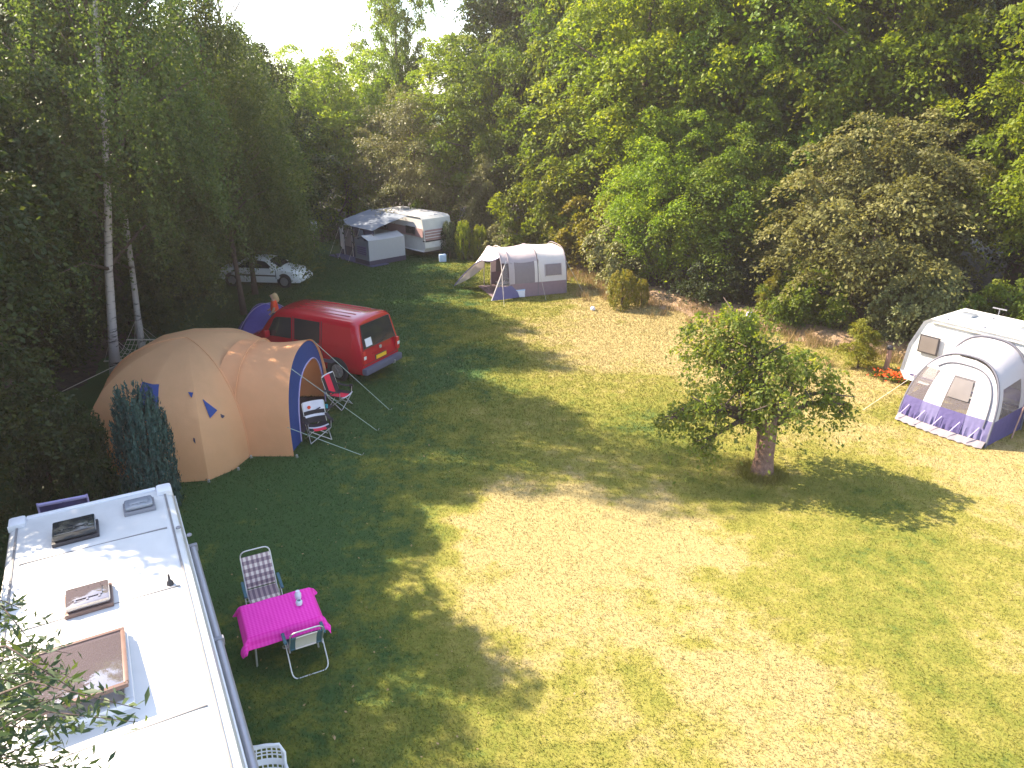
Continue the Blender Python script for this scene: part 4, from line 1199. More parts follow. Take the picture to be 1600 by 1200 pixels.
    for k in range(5):
        y = -.5 + .25 * k
        mb = MB(); mb.box((1.75, y, 1.985 - abs(y) * .03), (2.2, .035, .012), bev=.004); mb.build('roof_rib', 'red', o)
red_van()

def sedan():
    o = thing('silver_car', 'silver saloon car parked under the birch foliage, its front wheel and bonnet in view', 'car', (-14.9, 37.2, -.03), R(-8))
    def st(x, belt, rail, roof, wb, wr, zb=.22):
        return dict(x=x, p=[(x, wb - .08, zb), (x, wb, zb + .22), (x, wb - .01, belt), (x, wr + .03, rail - .04), (x, wr - .05, rail), (x, wr - .2, roof), (x, 0, roof + .02)])
    sts = [st(0, .62, .68, .72, .70, .60, .34), st(.12, .80, .86, .90, .80, .68), st(.7, .92, .97, 1.0, .86, .68), st(1.45, .93, 1.36, 1.39, .87, .60), st(2.2, .92, 1.40, 1.43, .87, .61), st(2.7, .91, 1.32, 1.36, .87, .60), st(3.35, .89, .93, .97, .86, .68), st(3.9, .80, .84, .88, .83, .70), st(4.28, .62, .68, .72, .74, .62), st(4.38, .5, .56, .6, .62, .5, .3)]
    sh = Shell(sts); sh.mesh('body', 'silver', o)
    for s in (1, -1):
        sh.side('side_window', 'glass', o, s, [(2.02, 2.08), (3.08, 2.15), (2.55, 2.9), (2.02, 2.9)])
        sh.side('side_window', 'glass', o, s, [(.95, 2.15), (1.95, 2.08), (1.95, 2.9), (1.42, 2.9)])
        sh.side('door_seam', 'darkplastic', o, s, [(3.12, 1.0), (3.15, 1.0), (3.15, 2.1), (3.12, 2.1)], .004, 1, 6)
        sh.side('door_seam', 'darkplastic', o, s, [(1.98, 1.0), (2.0, 1.0), (2.0, 2.1), (1.98, 2.1)], .004, 1, 6)
        sh.side('side_trim', 'darkplastic', o, s, [(1.15, 1.25), (3.15, 1.25), (3.15, 1.4), (1.15, 1.4)], .01)
        for x in (.75, 3.55):
            mb = MB(); mb.lathe([(0, -.012), (.37, -.012), (.38, 0), (.37, .012), (0, .012)], (x, s * .845, .34), 26, 'Y'); mb.build('wheel_arch', 'darkplastic', o, 40)
            wheel(o, x, s * .78, .31, s, .19)
        mb = MB(); mb.box((4.24, s * .5, .62), (.16, .32, .15), bev=.05); mb.build('headlight', 'lampclear', o, 40)
        mb = MB(); mb.box((.06, s * .58, .75), (.12, .28, .16), bev=.04); mb.build('tail_light', 'lampred', o, 40)
        mb = MB(); mb.box((2.95, s * .95, .98), (.1, .16, .12), bev=.03); mb.build('mirror', 'silver', o, 40)
    sh.top('windscreen', 'glass', o, 2.75, 3.30, 4.1, .012)
    sh.top('rear_window', 'glass', o, .78, 1.38, 4.1, .012)
    mb = MB(); mb.box((4.40, 0, .40), (.12, 1.35, .18), bev=.05); mb.build('bumper', 'silver', o, 40)
    mb = MB(); mb.box((4.40, 0, .56), (.06, .6, .09), bev=.02); mb.build('grille', 'darkplastic', o)
sedan()

# ------------------------------------------------------------------ caravans
def caravan_body(o, L, W, h0, h1, cham, m='white'):
    """local x along, y across; ends chamfered"""
    prof = [(0.18, h0), (.0, h0 + .25), (.10, h0 + (h1 - h0) * .55), (.42 * cham, h1 - .12), (.42 * cham + .18, h1)]
    out = [(x, z) for x, z in prof] + [(L - x, z) for x, z in reversed(prof)]
    ring = []
    for y, k in ((-W / 2 + .06, 0), (-W / 2, .03), (W / 2, .03), (W / 2 - .06, 0)):
        ins = .0 if k else .05
        ring.append([(x + (ins if x < L / 2 else -ins), y, z - (ins if z > (h0 + h1) / 2 else -ins)) for x, z in out])
    n = len(out); mb = MB()
    mb.add([p for r in ring for p in r], [(i * n + j, i * n + (j + 1) % n, (i + 1) * n + (j + 1) % n, (i + 1) * n + j) for i in range(3) for j in range(n)] + [tuple(range(n)), tuple(3 * n + j for j in range(n))])
    return mb.build('body', m, o, 25)
def window(o, c, d, axis, sg, curtain='curtain', nm='window', frame='darkplastic'):
    a = list(d); mb = MB(); mb.box(c, d, bev=.012); f = mb.build(nm, frame, o)
    off = [0, 0, 0]; off[axis] = sg * d[axis] * .5
    dd = [x * .86 for x in d]; dd[axis] = .02
    mb = MB(); mb.box((c[0] + off[0], c[1] + off[1], c[2] + off[2]), dd, bev=.006); mb.build('pane', curtain, f)
    return f

def right_caravan():
    b = Vector((.56, -.828)); L = 5.6; W = 2.15
    n_out = Vector((-b.y * -1, 0))
    ang = math.atan2(b.y, b.x)
    side_n = Vector((-.828, -.56))          # towards the lawn = local -y
    corner = Vector((12.72, 22.2))
    mid = corner - side_n * W / 2
    o = thing('white_caravan', 'white touring caravan at the right edge of the lawn with a porch awning', 'caravan', (mid.x, mid.y, 0), ang)
    caravan_body(o, L, W, .42, 2.55, 1.0)
    y = -W / 2 - .012
    window(o, (.72, y, 1.72), (.62, .04, .58), 1, -1, 'curtain')
    window(o, (4.35, y, 1.72), (1.0, .04, .58), 1, -1, 'glass')
    window(o, (1.7, -y, 1.72), (1.0, .04, .58), 1, 1, 'glass'); window(o, (4.0, -y, 1.72), (1.0, .04, .58), 1, 1, 'glass')
    window(o, (.05, 0, 1.55), (.04, 1.4, .5), 0, -1, 'glass')
    mb = MB(); mb.box((2.75, y, 1.4), (.62, .03, 1.75), bev=.01); d = mb.build('door', 'whiteplastic', o)
    mb = MB(); mb.box((2.98, y - .03, 1.35), (.04, .04, .14), bev=.01); mb.build('handle', 'darkplastic', d)
    mb = MB(); mb.box((2.8, y, .62), (4.9, .02, .06)); mb.build('stripe', 'purple', o)
    mb = MB(); mb.box((3.7, y - .0, .95), (1.3, .02, .34), bev=.005); mb.build('service_panel', 'lilac', o)
    for s in (1, -1):
        mb = MB(); mb.lathe([(0, -.08), (.28, -.08), (.31, -.04), (.31, .04), (.28, .08), (0, .08)], (3.0, s * (W / 2 - .12), .30), 24, 'Y'); wh = mb.build('wheel', 'tyre', o, 40)
        mb = MB(); mb.lathe([(0, -.01), (.18, -.01), (.17, .01), (0, .01)], (3.0, s * (W / 2 - .025), .30), 20, 'Y'); mb.build('rim', 'hub', wh, 40)
        mb = MB(); mb.box((2.8, s * (W / 2 - .02), 2.44), (4.3, .05, .03), bev=.008); mb.build('roof_rail', 'alu', o)
        for x in (.6, 4.9):
            mb = MB(); mb.tube([(x, s * .8, .5), (x, s * .85, 0)], .02, 6); mb.box((x, s * .85, .01), (.12, .12, .02)); mb.build('corner_steady', 'alu', o)
    for x, yy in ((1.1, .2), (2.9, -.1)):
        mb = MB(); mb.box((x, yy, 2.58), (.42, .42, .09), bev=.03); mb.build('roof_hatch', 'smokegrey', o, 40)
    for x, yy in ((.95, -.75), (2.0, -.7), (1.7, .5)):
        mb = MB(); mb.lathe([(.05, 0), (.045, .05), (0, .06)], (x, yy, 2.54), 10); mb.build('vent_cap', 'greyplastic', o)
    mb = MB(); mb.tube([(1.9, .3, 2.5), (1.9, .3, 2.95)], .012, 6); mb.box((1.9, .3, 2.95), (.4, .03, .03)); mb.build('antenna', 'greyplastic', o)
    mb = MB(); mb.tube([(L - .1, .35, .45), (L + .8, 0, .45)], .035, 6); mb.tube([(L - .1, -.35, .45), (L + .8, 0, .45)], .035, 6); mb.build('drawbar', 'alu', o)
    # ---- the porch awning is a thing of its own
    a = thing('porch_awning', 'white and purple hooped porch awning with clear windows on the white caravan', 'awning', (mid.x, mid.y, 0), ang)
    s0, s1 = 1.30, 3.75; y0, y1 = -W / 2 - .03, -W / 2 - 2.15
    cxx = (s0 + s1) / 2; hw = (s1 - s0) / 2
    def hoop(t, ang_, k=1.0):
        """t 0 at the caravan, 1 at the front; ang_ 0..pi"""
        c, s = math.cos(ang_), math.sin(ang_)
        top = (2.42 - .30 * t) * k
        yy = y0 + (y1 - y0) * (t * .62 + .38 * t * (1 - s) )
        return Vector((cxx - hw * k * (abs(c) ** .78) * (1 if c > 0 else -1), yy, top * (s ** .72 if s > 0 else 0)))
    n = 30
    an = [PI * j / n for j in range(n + 1)]
    def canopy(nm, m, t0, t1, a0, a1, k=1.0, th=.012, nt=6, na=20):
        rows = []
        for i in range(nt + 1):
            rows.append([hoop(t0 + (t1 - t0) * i / nt, a0 + (a1 - a0) * j / na, k) for j in range(na + 1)])
        mb = MB(); mb.sheet(rows, th); return mb.build(nm, m, a, 50)
    def z_ang(t, z):
        top = 2.42 - .30 * t
        return math.asin(min(1, (z / top) ** (1 / .72)))
    zs = .72
    # roof and sides: white upper, purple lower, clear side window
    aw = z_ang(.5, 1.55)
    canopy('roof_panel', 'awnwhite', 0, 1, aw, PI - aw)
    for sgn in (0, 1):
        lo, hi = z_ang(.5, zs), aw
        A = (lambda q: q) if sgn == 0 else (lambda q: PI - q)
        canopy('side_panel', 'awnwhite', 0, .25, A(lo), A(hi)); canopy('side_panel', 'awnwhite', .85, 1, A(lo), A(hi))
        canopy('side_window', 'film', .25, .85, A(lo), A(hi))
        canopy('side_skirt', 'purple', 0, 1, A(.0), A(lo))
    # front: between the front hoop and the ground
    def front(x, z, bulge=.0):
        t = 1.0
        aa = z_ang(1, min(z, 2.1))
        ys = hoop(1, max(aa, .001)).y
        k = 1 - ((x - cxx) / hw) ** 2
        return Vector((x, ys - .05 - .10 * k, z))
    def half(z): 
        aa = z_ang(1, min(z, 2.119)); return hw * abs(math.cos(aa)) ** .78
    def fpanel(nm, m, f0, f1, z0, z1, off=.0, nx=8, nz=8, wav=.0, flare=0.0):
        rows = []
        for i in range(nx + 1):
            row = []
            for j in range(nz + 1):
                z = z0 + (z1 - z0) * j / nz
                f = f0 + (f1 - f0) * i / nx
                p = front(cxx + half(z) * f, z)
                p.y -= off + wav * math.sin(i * 2.3 + f0 * 7) * (1 - j / nz) + flare * (1 - j / nz)
                row.append(p)
            rows.append(row)
        mb = MB(); mb.sheet(rows, .01); return mb.build(nm, m, a, 50)
    fpanel('front_panel', 'awnwhite', -1, 1, 1.62, 2.11)
    fpanel('front_panel', 'awnwhite', -.55, -.12, zs, 1.62); fpanel('front_panel', 'awnwhite', .46, 1, zs, 1.62)
    fpanel('front_window', 'film', -1, -.55, zs, 1.62); fpanel('front_window', 'film', -.12, .46, zs, 1.62)
    fpanel('rolled_blind', 'curtain', -.08, .42, 1.05, 1.58, .03)
    fpanel('front_skirt', 'purple', -1, -.55, .16, zs, .0, 10, 6, .03); fpanel('front_skirt', 'bluegrey', -.55, -.12, .16, zs, .0, 10, 6, .035)
    fpanel('front_skirt', 'purple', -.12, .46, .16, zs, .0, 12, 6, .03); fpanel('front_skirt', 'bluegrey', .46, 1, .16, zs, .0, 12, 6, .03)
    fpanel('mud_flap', 'meshgrey', -1, 1, .01, .16, .02, 30, 2, .04, .16)
    for k in range(5):
        f = -.8 + k * .4
        p = front(cxx + hw * f, .5); q = front(cxx + hw * f - .18, .1)
        mb = MB(); mb.tube([p + Vector((0, -.04, 0)), q + Vector((0, -.2, 0))], .012, 5); mb.build('tension_strap', 'lilac', a)
    for t, k, nm in ((0.03, 1.02, 'hoop'), (1, 1.015, 'hoop')):
        mb = MB(); mb.tube([hoop(t, q, k) + Vector((0, -.02 if t < .5 else -.03, 0)) for q in an], .032, 7); mb.build(nm, 'hoop', a, 60)
    mb = MB(); pts = []
    for j in range(25):
        q = R(12) + R(166) * j / 24
        x = cxx + .05 + .82 * hw * abs(math.cos(q)) ** .7 * (-1 if q < PI / 2 else 1); z = .35 + 1.6 * math.sin(q) ** .7
        pts.append(front(x, min(z, 2.05)) + Vector((0, -.03, 0)))
    pts = [p for p in pts if p.x > cxx - .55 * hw]
    mb.tube(pts, .018, 6); mb.build('door_zip', 'hoop', a, 60)
    p = hoop(1, R(6)); mb = MB(); mb.tube([hoop(1, R(40)), (p.x - .9, p.y - .5, 0)], .008, 5); mb.build('guy_line', 'rope', a)
    p = hoop(.0, PI - .02); mb = MB(); mb.tube([(s1 + .1, y0 - .1, 2.2), (s1 + .15, y0 - .9, 0)], .02, 6); mb.build('awning_pole', 'wood', a)
right_caravan()

def far_caravan():
    ax = Vector((.70, -.714)); nn = Vector((.714, .70))
    F0 = Vector((-10.45, 44.2))
    ang = math.atan2(ax.y, ax.x)
    # local x along the awning wall, local y away from the viewer
    c = F0 + nn * 3.55 - ax * .2
    o = thing('old_caravan', 'old white caravan with a faded maroon band behind the grey awning', 'caravan', (c.x, c.y, 0), ang)
    caravan_body(o, 5.35, 2.1, .45, 2.45, .6)
    for s in (1, -1):
        mb = MB(); mb.box((2.7, s * 1.056, 1.55), (4.9, .02, .5), bev=.004); mb.build('side_band', 'maroon', o)
        for x in (1.2, 4.0): window(o, (x, s * 1.075, 1.62), (.9, .04, .45), 1, s, 'glass')
        mb = MB(); mb.lathe([(0, -.08), (.28, -.08), (.31, -.04), (.31, .04), (.28, .08), (0, .08)], (2.7, s * .92, .30), 22, 'Y'); mb.build('wheel', 'tyre', o, 40)
    mb = MB(); mb.box((5.28, 0, 1.42), (.05, 2.0, .62), bev=.01); mb.build('end_band', 'maroon', o)
    for z in (1.28, 1.44, 1.6):
        mb = MB(); mb.box((5.315, 0, z), (.03, 1.98, .03)); mb.build('band_line', 'whiteplastic', o)
    mb = MB(); mb.box((5.2, 0, 1.08), (.28, 2.04, .07), bev=.02); mb.build('end_shelf', 'darkplastic', o)
    mb = MB(); mb.box((2.7, 0, 2.47), (4.2, 1.9, .05), bev=.02); mb.build('roof_cover', 'moss', o, 40)
    mb = MB(); mb.box((2.0, 0, 2.53), (.5, .5, .1), bev=.03); mb.build('roof_hatch', 'smokegrey', o, 40)
    mb = MB(); mb.tube([(5.3, 0, .45), (6.2, 0, .45)], .04, 6); mb.box((2.7, 0, .4), (4.6, 1.7, .1)); mb.build('chassis', 'darkplastic', o)
    a = thing('grey_awning', 'grey canvas awning with dark windows and a square annexe before the old caravan', 'awning', (F0.x, F0.y, 0), ang)
    Lw, D = 3.6, 2.45; hf, hb = 1.86, 2.44
    mb = MB(); mb.sheet([[(-.12 + (Lw + .2) * i / 10, -.1 + (D + .05) * j / 8, hf + (hb - hf) * (j / 8) ** .8 - .05 * math.sin(PI * i / 10 * 3) ** 2 * math.sin(PI * j / 8)) for j in range(9)] for i in range(11)], .015); mb.build('roof', 'grey', a, 50)
    # front wall: dark panels with a pale curtain
    def wall(nm, x0, x1, z0, z1, m, y=0.0, k=6, wav=.02):
        mb = MB(); mb.sheet([[(x0 + (x1 - x0) * i / k, y + wav * math.sin(i * 2.1), z0 + (z1 - z0) * j / 3) for j in range(4)] for i in range(k + 1)], .012); return mb.build(nm, m, a, 50)
    wall('wall_panel', 0, .42, .02, hf - .02, 'darkgrey'); wall('curtain', .06, .40, .35, 1.6, 'palecanvas', -.05, 8, .04)
    wall('wall_panel', .46, 1.35, .02, hf - .02, 'darkgrey'); wall('window', .55, 1.25, .6, 1.65, 'meshgrey', -.03)
    wall('wall_panel', 1.38, 2.05, .02, hf - .02, 'navy'); wall('window', 1.45, 2.0, .6, 1.65, 'darkgrey', -.03)
    wall('curtain', 2.1, 2.65, .25, 1.75, 'grey', -.04, 8, .04); wall('wall_panel', 2.68, 3.6, .02, hf - .02, 'navy')
    for x in (-.02, .44, 1.36, 2.07, 3.62):
        mb = MB(); mb.tube([(x, -.04, 0), (x, -.04, hf)], .025, 6); mb.build('pole', 'palecanvas' if x in (.44, 1.36) else 'darkgrey', a)
    mb = MB(); mb.sheet([[(-.02, D * j / 4, z * (hf + (hb - hf) * j / 4) / 2) for j in range(5)] for z in (0.01, 1, 2)], .012); mb.build('end_wall', 'darkgrey', a)
    mb = MB(); mb.box((-.35, .35, 1.72), (.7, .6, .05), bev=.015); mb.build('side_canopy', 'maroon', a)
    # annexe box
    x0, x1, ya, yb = 2.75, 4.15, -.75, 1.75; ha, hc = 1.42, 1.66
    mb = MB(); mb.sheet([[(x0 + (x1 - x0) * i / 6, ya + (yb - ya) * j / 6, (ha + (hc - ha) * (1 - abs(i / 3 - 1)) * .9) - .03 * math.sin(PI * j / 6)) for j in range(7)] for i in range(7)], .02); mb.build('annexe_roof', 'greylight', a, 50)
    mb = MB()
    mb.sheet([[(x1, ya + (yb - ya) * j / 8 + .0, .28 + (ha - .3) * i / 3) for j in range(9)] for i in range(4)], .015); mb.build('annexe_wall', 'greylight', a, 50)
    mb = MB(); mb.sheet([[(x0 + (x1 - x0) * j / 6, ya, .28 + (ha - .3) * i / 3) for j in range(7)] for i in range(4)], .015); mb.build('annexe_wall', 'grey', a, 50)
    mb = MB(); mb.sheet([[(x0 + (x1 - x0) * j / 6, yb, .05 + (ha - .07) * i / 3) for j in range(7)] for i in range(4)], .015); mb.build('annexe_wall', 'grey', a, 50)
    mb = MB(); mb.box(((x0 + x1) / 2, ya - .02, .8), (.9, .02, .5), bev=.006); mb.build('annexe_window', 'bluegrey', a)
    for z in (.62, .74, .86, .98):
        mb = MB(); mb.box(((x0 + x1) / 2, ya - .035, z), (.88, .015, .03)); mb.build('slat', 'navy', a)
    mb = MB(); mb.box(((x0 + x1) / 2, (ya + yb) / 2, .14), (x1 - x0 + .06, yb - ya + .06, .27), bev=.01); mb.build('annexe_skirt', 'darkgrey', a)
    mb = MB(); mb.box((2.2, -.25, .02), (4.6, 1.2, .04), bev=.01); mb.build('groundsheet', 'navy', a)
    for x in (.2, 1.2, 2.3):
        mb = MB(); mb.tube([(x, -.03, hf), (x, -1.0, 0)], .008, 5); mb.build('guy_line', 'rope', a)
far_caravan()

# ------------------------------------------------------------------ grey trailer tent
def trailer_tent():
    o = thing('trailer_tent', 'pale grey tunnel tent with mauve skirt and a lifted front canopy on the lawn edge', 'tent', (-.6, 33.6, -.02), R(20))
    o.scale = (1.06, 1.06, 1.08)
    W = 2.7; H = 2.02
    # local x along the near side to the right, y away
    def sec(x, a, k=1.0, y0=0.0):
        c, s = math.cos(a), math.sin(a)
        return Vector((x, y0 + W / 2 - W / 2 * (abs(c) ** .55) * (1 if c > 0 else -1), H * k * (s ** .6 if s > 0 else 0)))
    def shell(nm, m, x0, x1, a0, a1, off=.0, nx=6, na=14, k0=1.0, k1=1.0, sag=.05):
        rows = []
        for i in range(nx + 1):
            t = i / nx
            rows.append([sec(x0 + (x1 - x0) * t, a0 + (a1 - a0) * j / na, k0 + (k1 - k0) * t - sag * math.sin(PI * t) * math.sin(a0 + (a1 - a0) * j / na)) * (1) + Vector((0, -off if a0 < 1 else 0, off)) for j in range(na + 1)])
        mb = MB(); mb.sheet(rows, .012); return mb.build(nm, m, o, 50)
    def za(z): return math.asin((z / H) ** (1 / .6))
    lo, hi = za(.62), za(1.55)
    # front bay, lilac grey
    shell('roof_panel', 'lilacgrey', .15, 1.9, hi, PI - hi)
    shell('roof_panel', 'palecanvas', 1.92, 3.3, hi, PI - hi, 0, 6, 14, 1.0, .96, .02)
    for A, nm in (((lambda q: q), 0), ((lambda q: PI - q), 1)):
        shell('side_panel', 'lilacgrey', .5, .75, A(lo), A(hi)); shell('side_window', 'meshgrey', .75, 1.72, A(lo), A(hi)); shell('side_panel', 'palecanvas', 1.72, 3.3, A(lo), A(hi), 0, 6, 14, 1, .97, .0)
        shell('skirt', 'mauve', .5, 3.3, A(0.0), A(lo), 0, 8, 10, 1, .99, .0)
    f = shell('window', 'meshgrey', 2.25, 3.0, za(.85), za(1.35), .03, 4, 6, 1, 1, 0)
    for x in (2.22, 3.03):
        mb = MB(); mb.tube([sec(x, za(.85)) + Vector((0, -.035, 0)), sec(x, za(1.38)) + Vector((0, -.035, .0))], .02, 5); mb.build('window_frame', 'lilacgrey', o)
    # rear end wall
    mb = MB(); mb.sheet([[sec(3.3, PI * j / 24, .965).lerp(Vector((3.36, W / 2, .9)), k / 4) for k in range(5)] for j in range(25)], .012); mb.build('end_wall', 'palecanvas', o, 50)
    for x in (.15, .5, 1.88, 3.28):
        mb = MB(); mb.tube([sec(x, PI * j / 30, 1.006) for j in range(31)], .022, 6); mb.build('pole_sleeve', 'meshgrey' if x > 1 else 'lilacgrey', o, 60)
    # front canopy lifted on the far side, and the blue-grey near wing
    rows = []
    peg = Vector((-1.15, 2.7, .03)); 
    for i in range(9):
        t = i / 8; row = []
        for j in range(13):
            s = j / 12
            a = sec(.15, PI * (.30 + .62 * s), 1.0)
            b = Vector((-.55 - .75 * s, .75 + 2.1 * s, 1.62 - 1.55 * s ** 1.3))
            p = a.lerp(b, t); p.z -= .10 * math.sin(PI * t); row.append(p)
        rows.append(row)
    mb = MB(); mb.sheet(rows, .012); mb.build('front_canopy', 'palecanvas', o, 50)
    mb = MB(); mb.tube([r[0] for r in rows], .02, 5); mb.tube(rows[-1], .028, 5); mb.build('canopy_hem', 'bluegrey', o, 60)
    rows = []
    for i in range(7):
        t = i / 6
        top = sec(.4, za(1.62)); b0 = Vector((-.45, -.22, .02)); b1 = Vector((.95, -.05, .02))
        p0 = top.lerp(b0, t); p1 = top.lerp(b1, t)
        rows.append([p0.lerp(p1, j / 6) + Vector((0, -.04 * math.sin(PI * j / 6) * t, 0)) for j in range(7)])
    mb = MB(); mb.sheet(rows[:5], .012); mb.build('wing', 'film', o, 50)
    mb = MB(); mb.sheet(rows[4:], .012); mb.build('wing_skirt', 'bluegrey', o, 50)
    mb = MB(); mb.tube([r[0] for r in rows], .025, 5); mb.build('wing_edge', 'palecanvas', o, 60)
    mb = MB(); mb.sheet([[(1.9 + .04 * math.sin(j * 2), .1 + 2.5 * j / 12, z) for j in range(13)] for z in (.02, .8, 1.6)], .01); mb.build('inner_tent', 'curtain', o, 50)
    mb = MB(); mb.box((.9, 1.35, .015), (2.2, 2.5, .02)); mb.build('groundsheet', 'mauve', o)
    for p, q in ((sec(.15, za(1.5)), (-.2, -1.2, 0)), (sec(1.88, za(1.5)), (1.9, -.9, 0)), (sec(3.28, za(1.5)), (3.9, -.7, 0))):
        mb = MB(); mb.tube([p, q], .007, 5); mb.build('guy_line', 'rope', o)
    # things inside
    t = thing('camp_table', 'small low table with dark things inside the grey tunnel tent', 'table', (-.35, 34.9, 0), R(20))
    mb = MB(); mb.box((0, 0, .5), (.8, .5, .03), bev=.008); mb.build('tabletop', 'palecanvas', t)
    for sx in (1, -1):
        for sy in (1, -1):
            mb = MB(); mb.tube([(sx * .36, sy * .2, .49), (sx * .38, sy * .22, 0)], .014, 6); mb.build('leg', 'alu', t)
    for k, (x, y, m, h, lb) in enumerate(((-.25, .05, 'darkplastic', .2, 'dark kettle on the low table in the grey tunnel tent'), (.1, -.05, 'lf_deep', .16, 'green pot on the low table in the grey tunnel tent'), (.28, .1, 'chairwhite', .14, 'white jug on the low table in the grey tunnel tent'))):
        c = Matrix.Rotation(R(20), 3, 'Z') @ Vector((x, y, 0))
        mb = MB(); mb.lathe([(.05, 0), (.09, .03), (.08, h * .7), (.05, h), (.03, h), (.03, h - .02)], (0, 0, 0), 14)
        tag(mb.build(('kettle', 'pot', 'jug')[k], m, None, 50, (-.35 + c.x, 34.9 + c.y, .516)), lb, ('kettle', 'pot', 'jug')[k])
    mb = MB(); mb.box((0, 0, .17), (.5, .36, .34), R(12), .03); b = mb.build('cool_box', 'chairwhite', None, 40, (.35, 34.1, -.02)); tag(b, 'white cool box behind the clear wing of the grey tunnel tent', 'cool box')
    mb = MB(); mb.box((0, 0, .355), (.52, .38, .04), R(12), .012); mb.build('lid', 'paleblue', b, 40)
trailer_tent()

# ------------------------------------------------------------------ blue tarp tent, person, hammock, sign and small things
def blue_tent():
    o = thing('blue_tent', 'low purple-blue tent beyond the front of the red van', 'tent', (-10.15, 28.9, -.02), R(10))
    o.scale = (.78, .78, .85)
    rows = []
    for i in range(17):
        a = 2 * PI * i / 16
        row = []
        for j in range(9):
            t = j / 8
            r = 1.0 - t ** 1.6
            sq = 1 / max(abs(math.cos(a)), abs(math.sin(a))) ** .6
            row.append((1.45 * math.cos(a) * (1 - t) ** .8 * sq, 1.15 * math.sin(a) * (1 - t) ** .8 * sq, 1.25 * math.sin(t * PI / 2) ** .9))
        rows.append(row)
    mb = MB(); mb.sheet(rows, .01); mb.build('canopy', 'bluetarp', o, 50)
    for s in (1, -1):
        mb = MB(); pts = []
        for k in range(21):
            a = -1 + 2 * k / 20
            pts.append((1.45 * a * .98, s * 1.15 * a * .98, 1.27 * (1 - abs(a) ** 2.2)))
        mb.tube(pts, .016, 6); mb.build('pole', 'lilac', o, 60)
    mb = MB(); mb.box((0, 0, .06), (3.1, 2.5, .1), bev=.02); mb.build('groundsheet', 'purple', o)
blue_tent()

def skin_obj(name, verts, edges, radii, m, parent, root=0, lv=2):
    me = bpy.data.meshes.new(name); me.from_pydata(verts, edges, [])
    me.materials.append(M[m])
    o = bpy.data.objects.new(name, me); COL.objects.link(o); o.parent = parent
    sk = o.modifiers.new('Skin', 'SKIN'); sk.use_smooth_shade = True
    for i, r in enumerate(radii):
        d = me.skin_vertices[0].data[i]; d.radius = (r, r) if not isinstance(r, tuple) else r; d.use_root = (i == root)
    ss = o.modifiers.new('Sub', 'SUBSURF'); ss.levels = lv; ss.render_levels = lv
    return o
def person():
    o = thing('person', 'person with long blond hair in an orange top standing beyond the red van', 'person', (-9.5, 28.0, -.02), R(200))
    o.scale = (1.05, 1.05, 1.05)
    # faces local +x
    v = [(0, 0, .92), (0, 0, 1.12), (0, 0, 1.36), (0.01, 0, 1.45), (.03, 0, 1.53), (.03, 0, 1.63),
         (0, .19, 1.36), (.03, .25, 1.10), (.17, .22, .93), (.24, .2, .9), (0, -.19, 1.36), (.05, -.25, 1.10), (.20, -.2, .98), (.27, -.18, .97),
         (0, .10, .86), (.03, .11, .48), (-.02, .11, .09), (.12, .12, .04), (0, -.10, .86), (.03, -.11, .48), (-.02, -.11, .09), (.12, -.12, .04)]
    e = [(0, 1), (1, 2), (2, 3), (3, 4), (4, 5), (2, 6), (6, 7), (7, 8), (8, 9), (2, 10), (10, 11), (11, 12), (12, 13), (0, 14), (14, 15), (15, 16), (16, 17), (0, 18), (18, 19), (19, 20), (20, 21)]
    r = [.14, .12, .14, .05, .085, .095, .06, .045, .035, .035, .06, .045, .035, .035, .09, .065, .045, .04, .09, .065, .045, .04]
    skin_obj('body', v, e, r, 'skin', o)
    skin_obj('orange_top', [(0, 0, .88), (0, 0, 1.12), (0, 0, 1.34), (0, 0, 1.41), (0, .18, 1.35), (.03, .24, 1.15), (0, -.18, 1.35), (.04, -.24, 1.15)], [(0, 1), (1, 2), (2, 3), (2, 4), (4, 5), (2, 6), (6, 7)], [.19, .165, .18, .09, .085, .07, .085, .07], 'orange', o)
    skin_obj('trousers', [(0, 0, .9), (0, .10, .84), (.03, .11, .48), (-.02, .11, .12), (0, -.10, .84), (.03, -.11, .48), (-.02, -.11, .12)], [(0, 1), (1, 2), (2, 3), (0, 4), (4, 5), (5, 6)], [.155, .11, .085, .07, .11, .085, .07], 'jeans', o)
    skin_obj('hair', [(.0, 0, 1.66), (-.05, 0, 1.58), (-.09, 0, 1.44), (-.11, 0, 1.28)], [(0, 1), (1, 2), (2, 3)], [(.115, .115), (.115, .12), (.10, .14), (.06, .12)], 'hair', o)
    for s in (1, -1):
        mb = MB(); mb.lathe([(0, -.012), (.01, -.006), (.012, .004), (0, .012)], (.115, s * .035, 1.60), 8, 'X'); mb.build('eye', 'darkplastic', o, 60)
    mb = MB(); mb.add([(.12, -.015, 1.565), (.12, .015, 1.565), (.15, 0, 1.568), (.118, 0, 1.61)], [(0, 1, 2), (0, 2, 3), (1, 3, 2), (0, 3, 1)]); mb.build('nose', 'skin', o)
person()

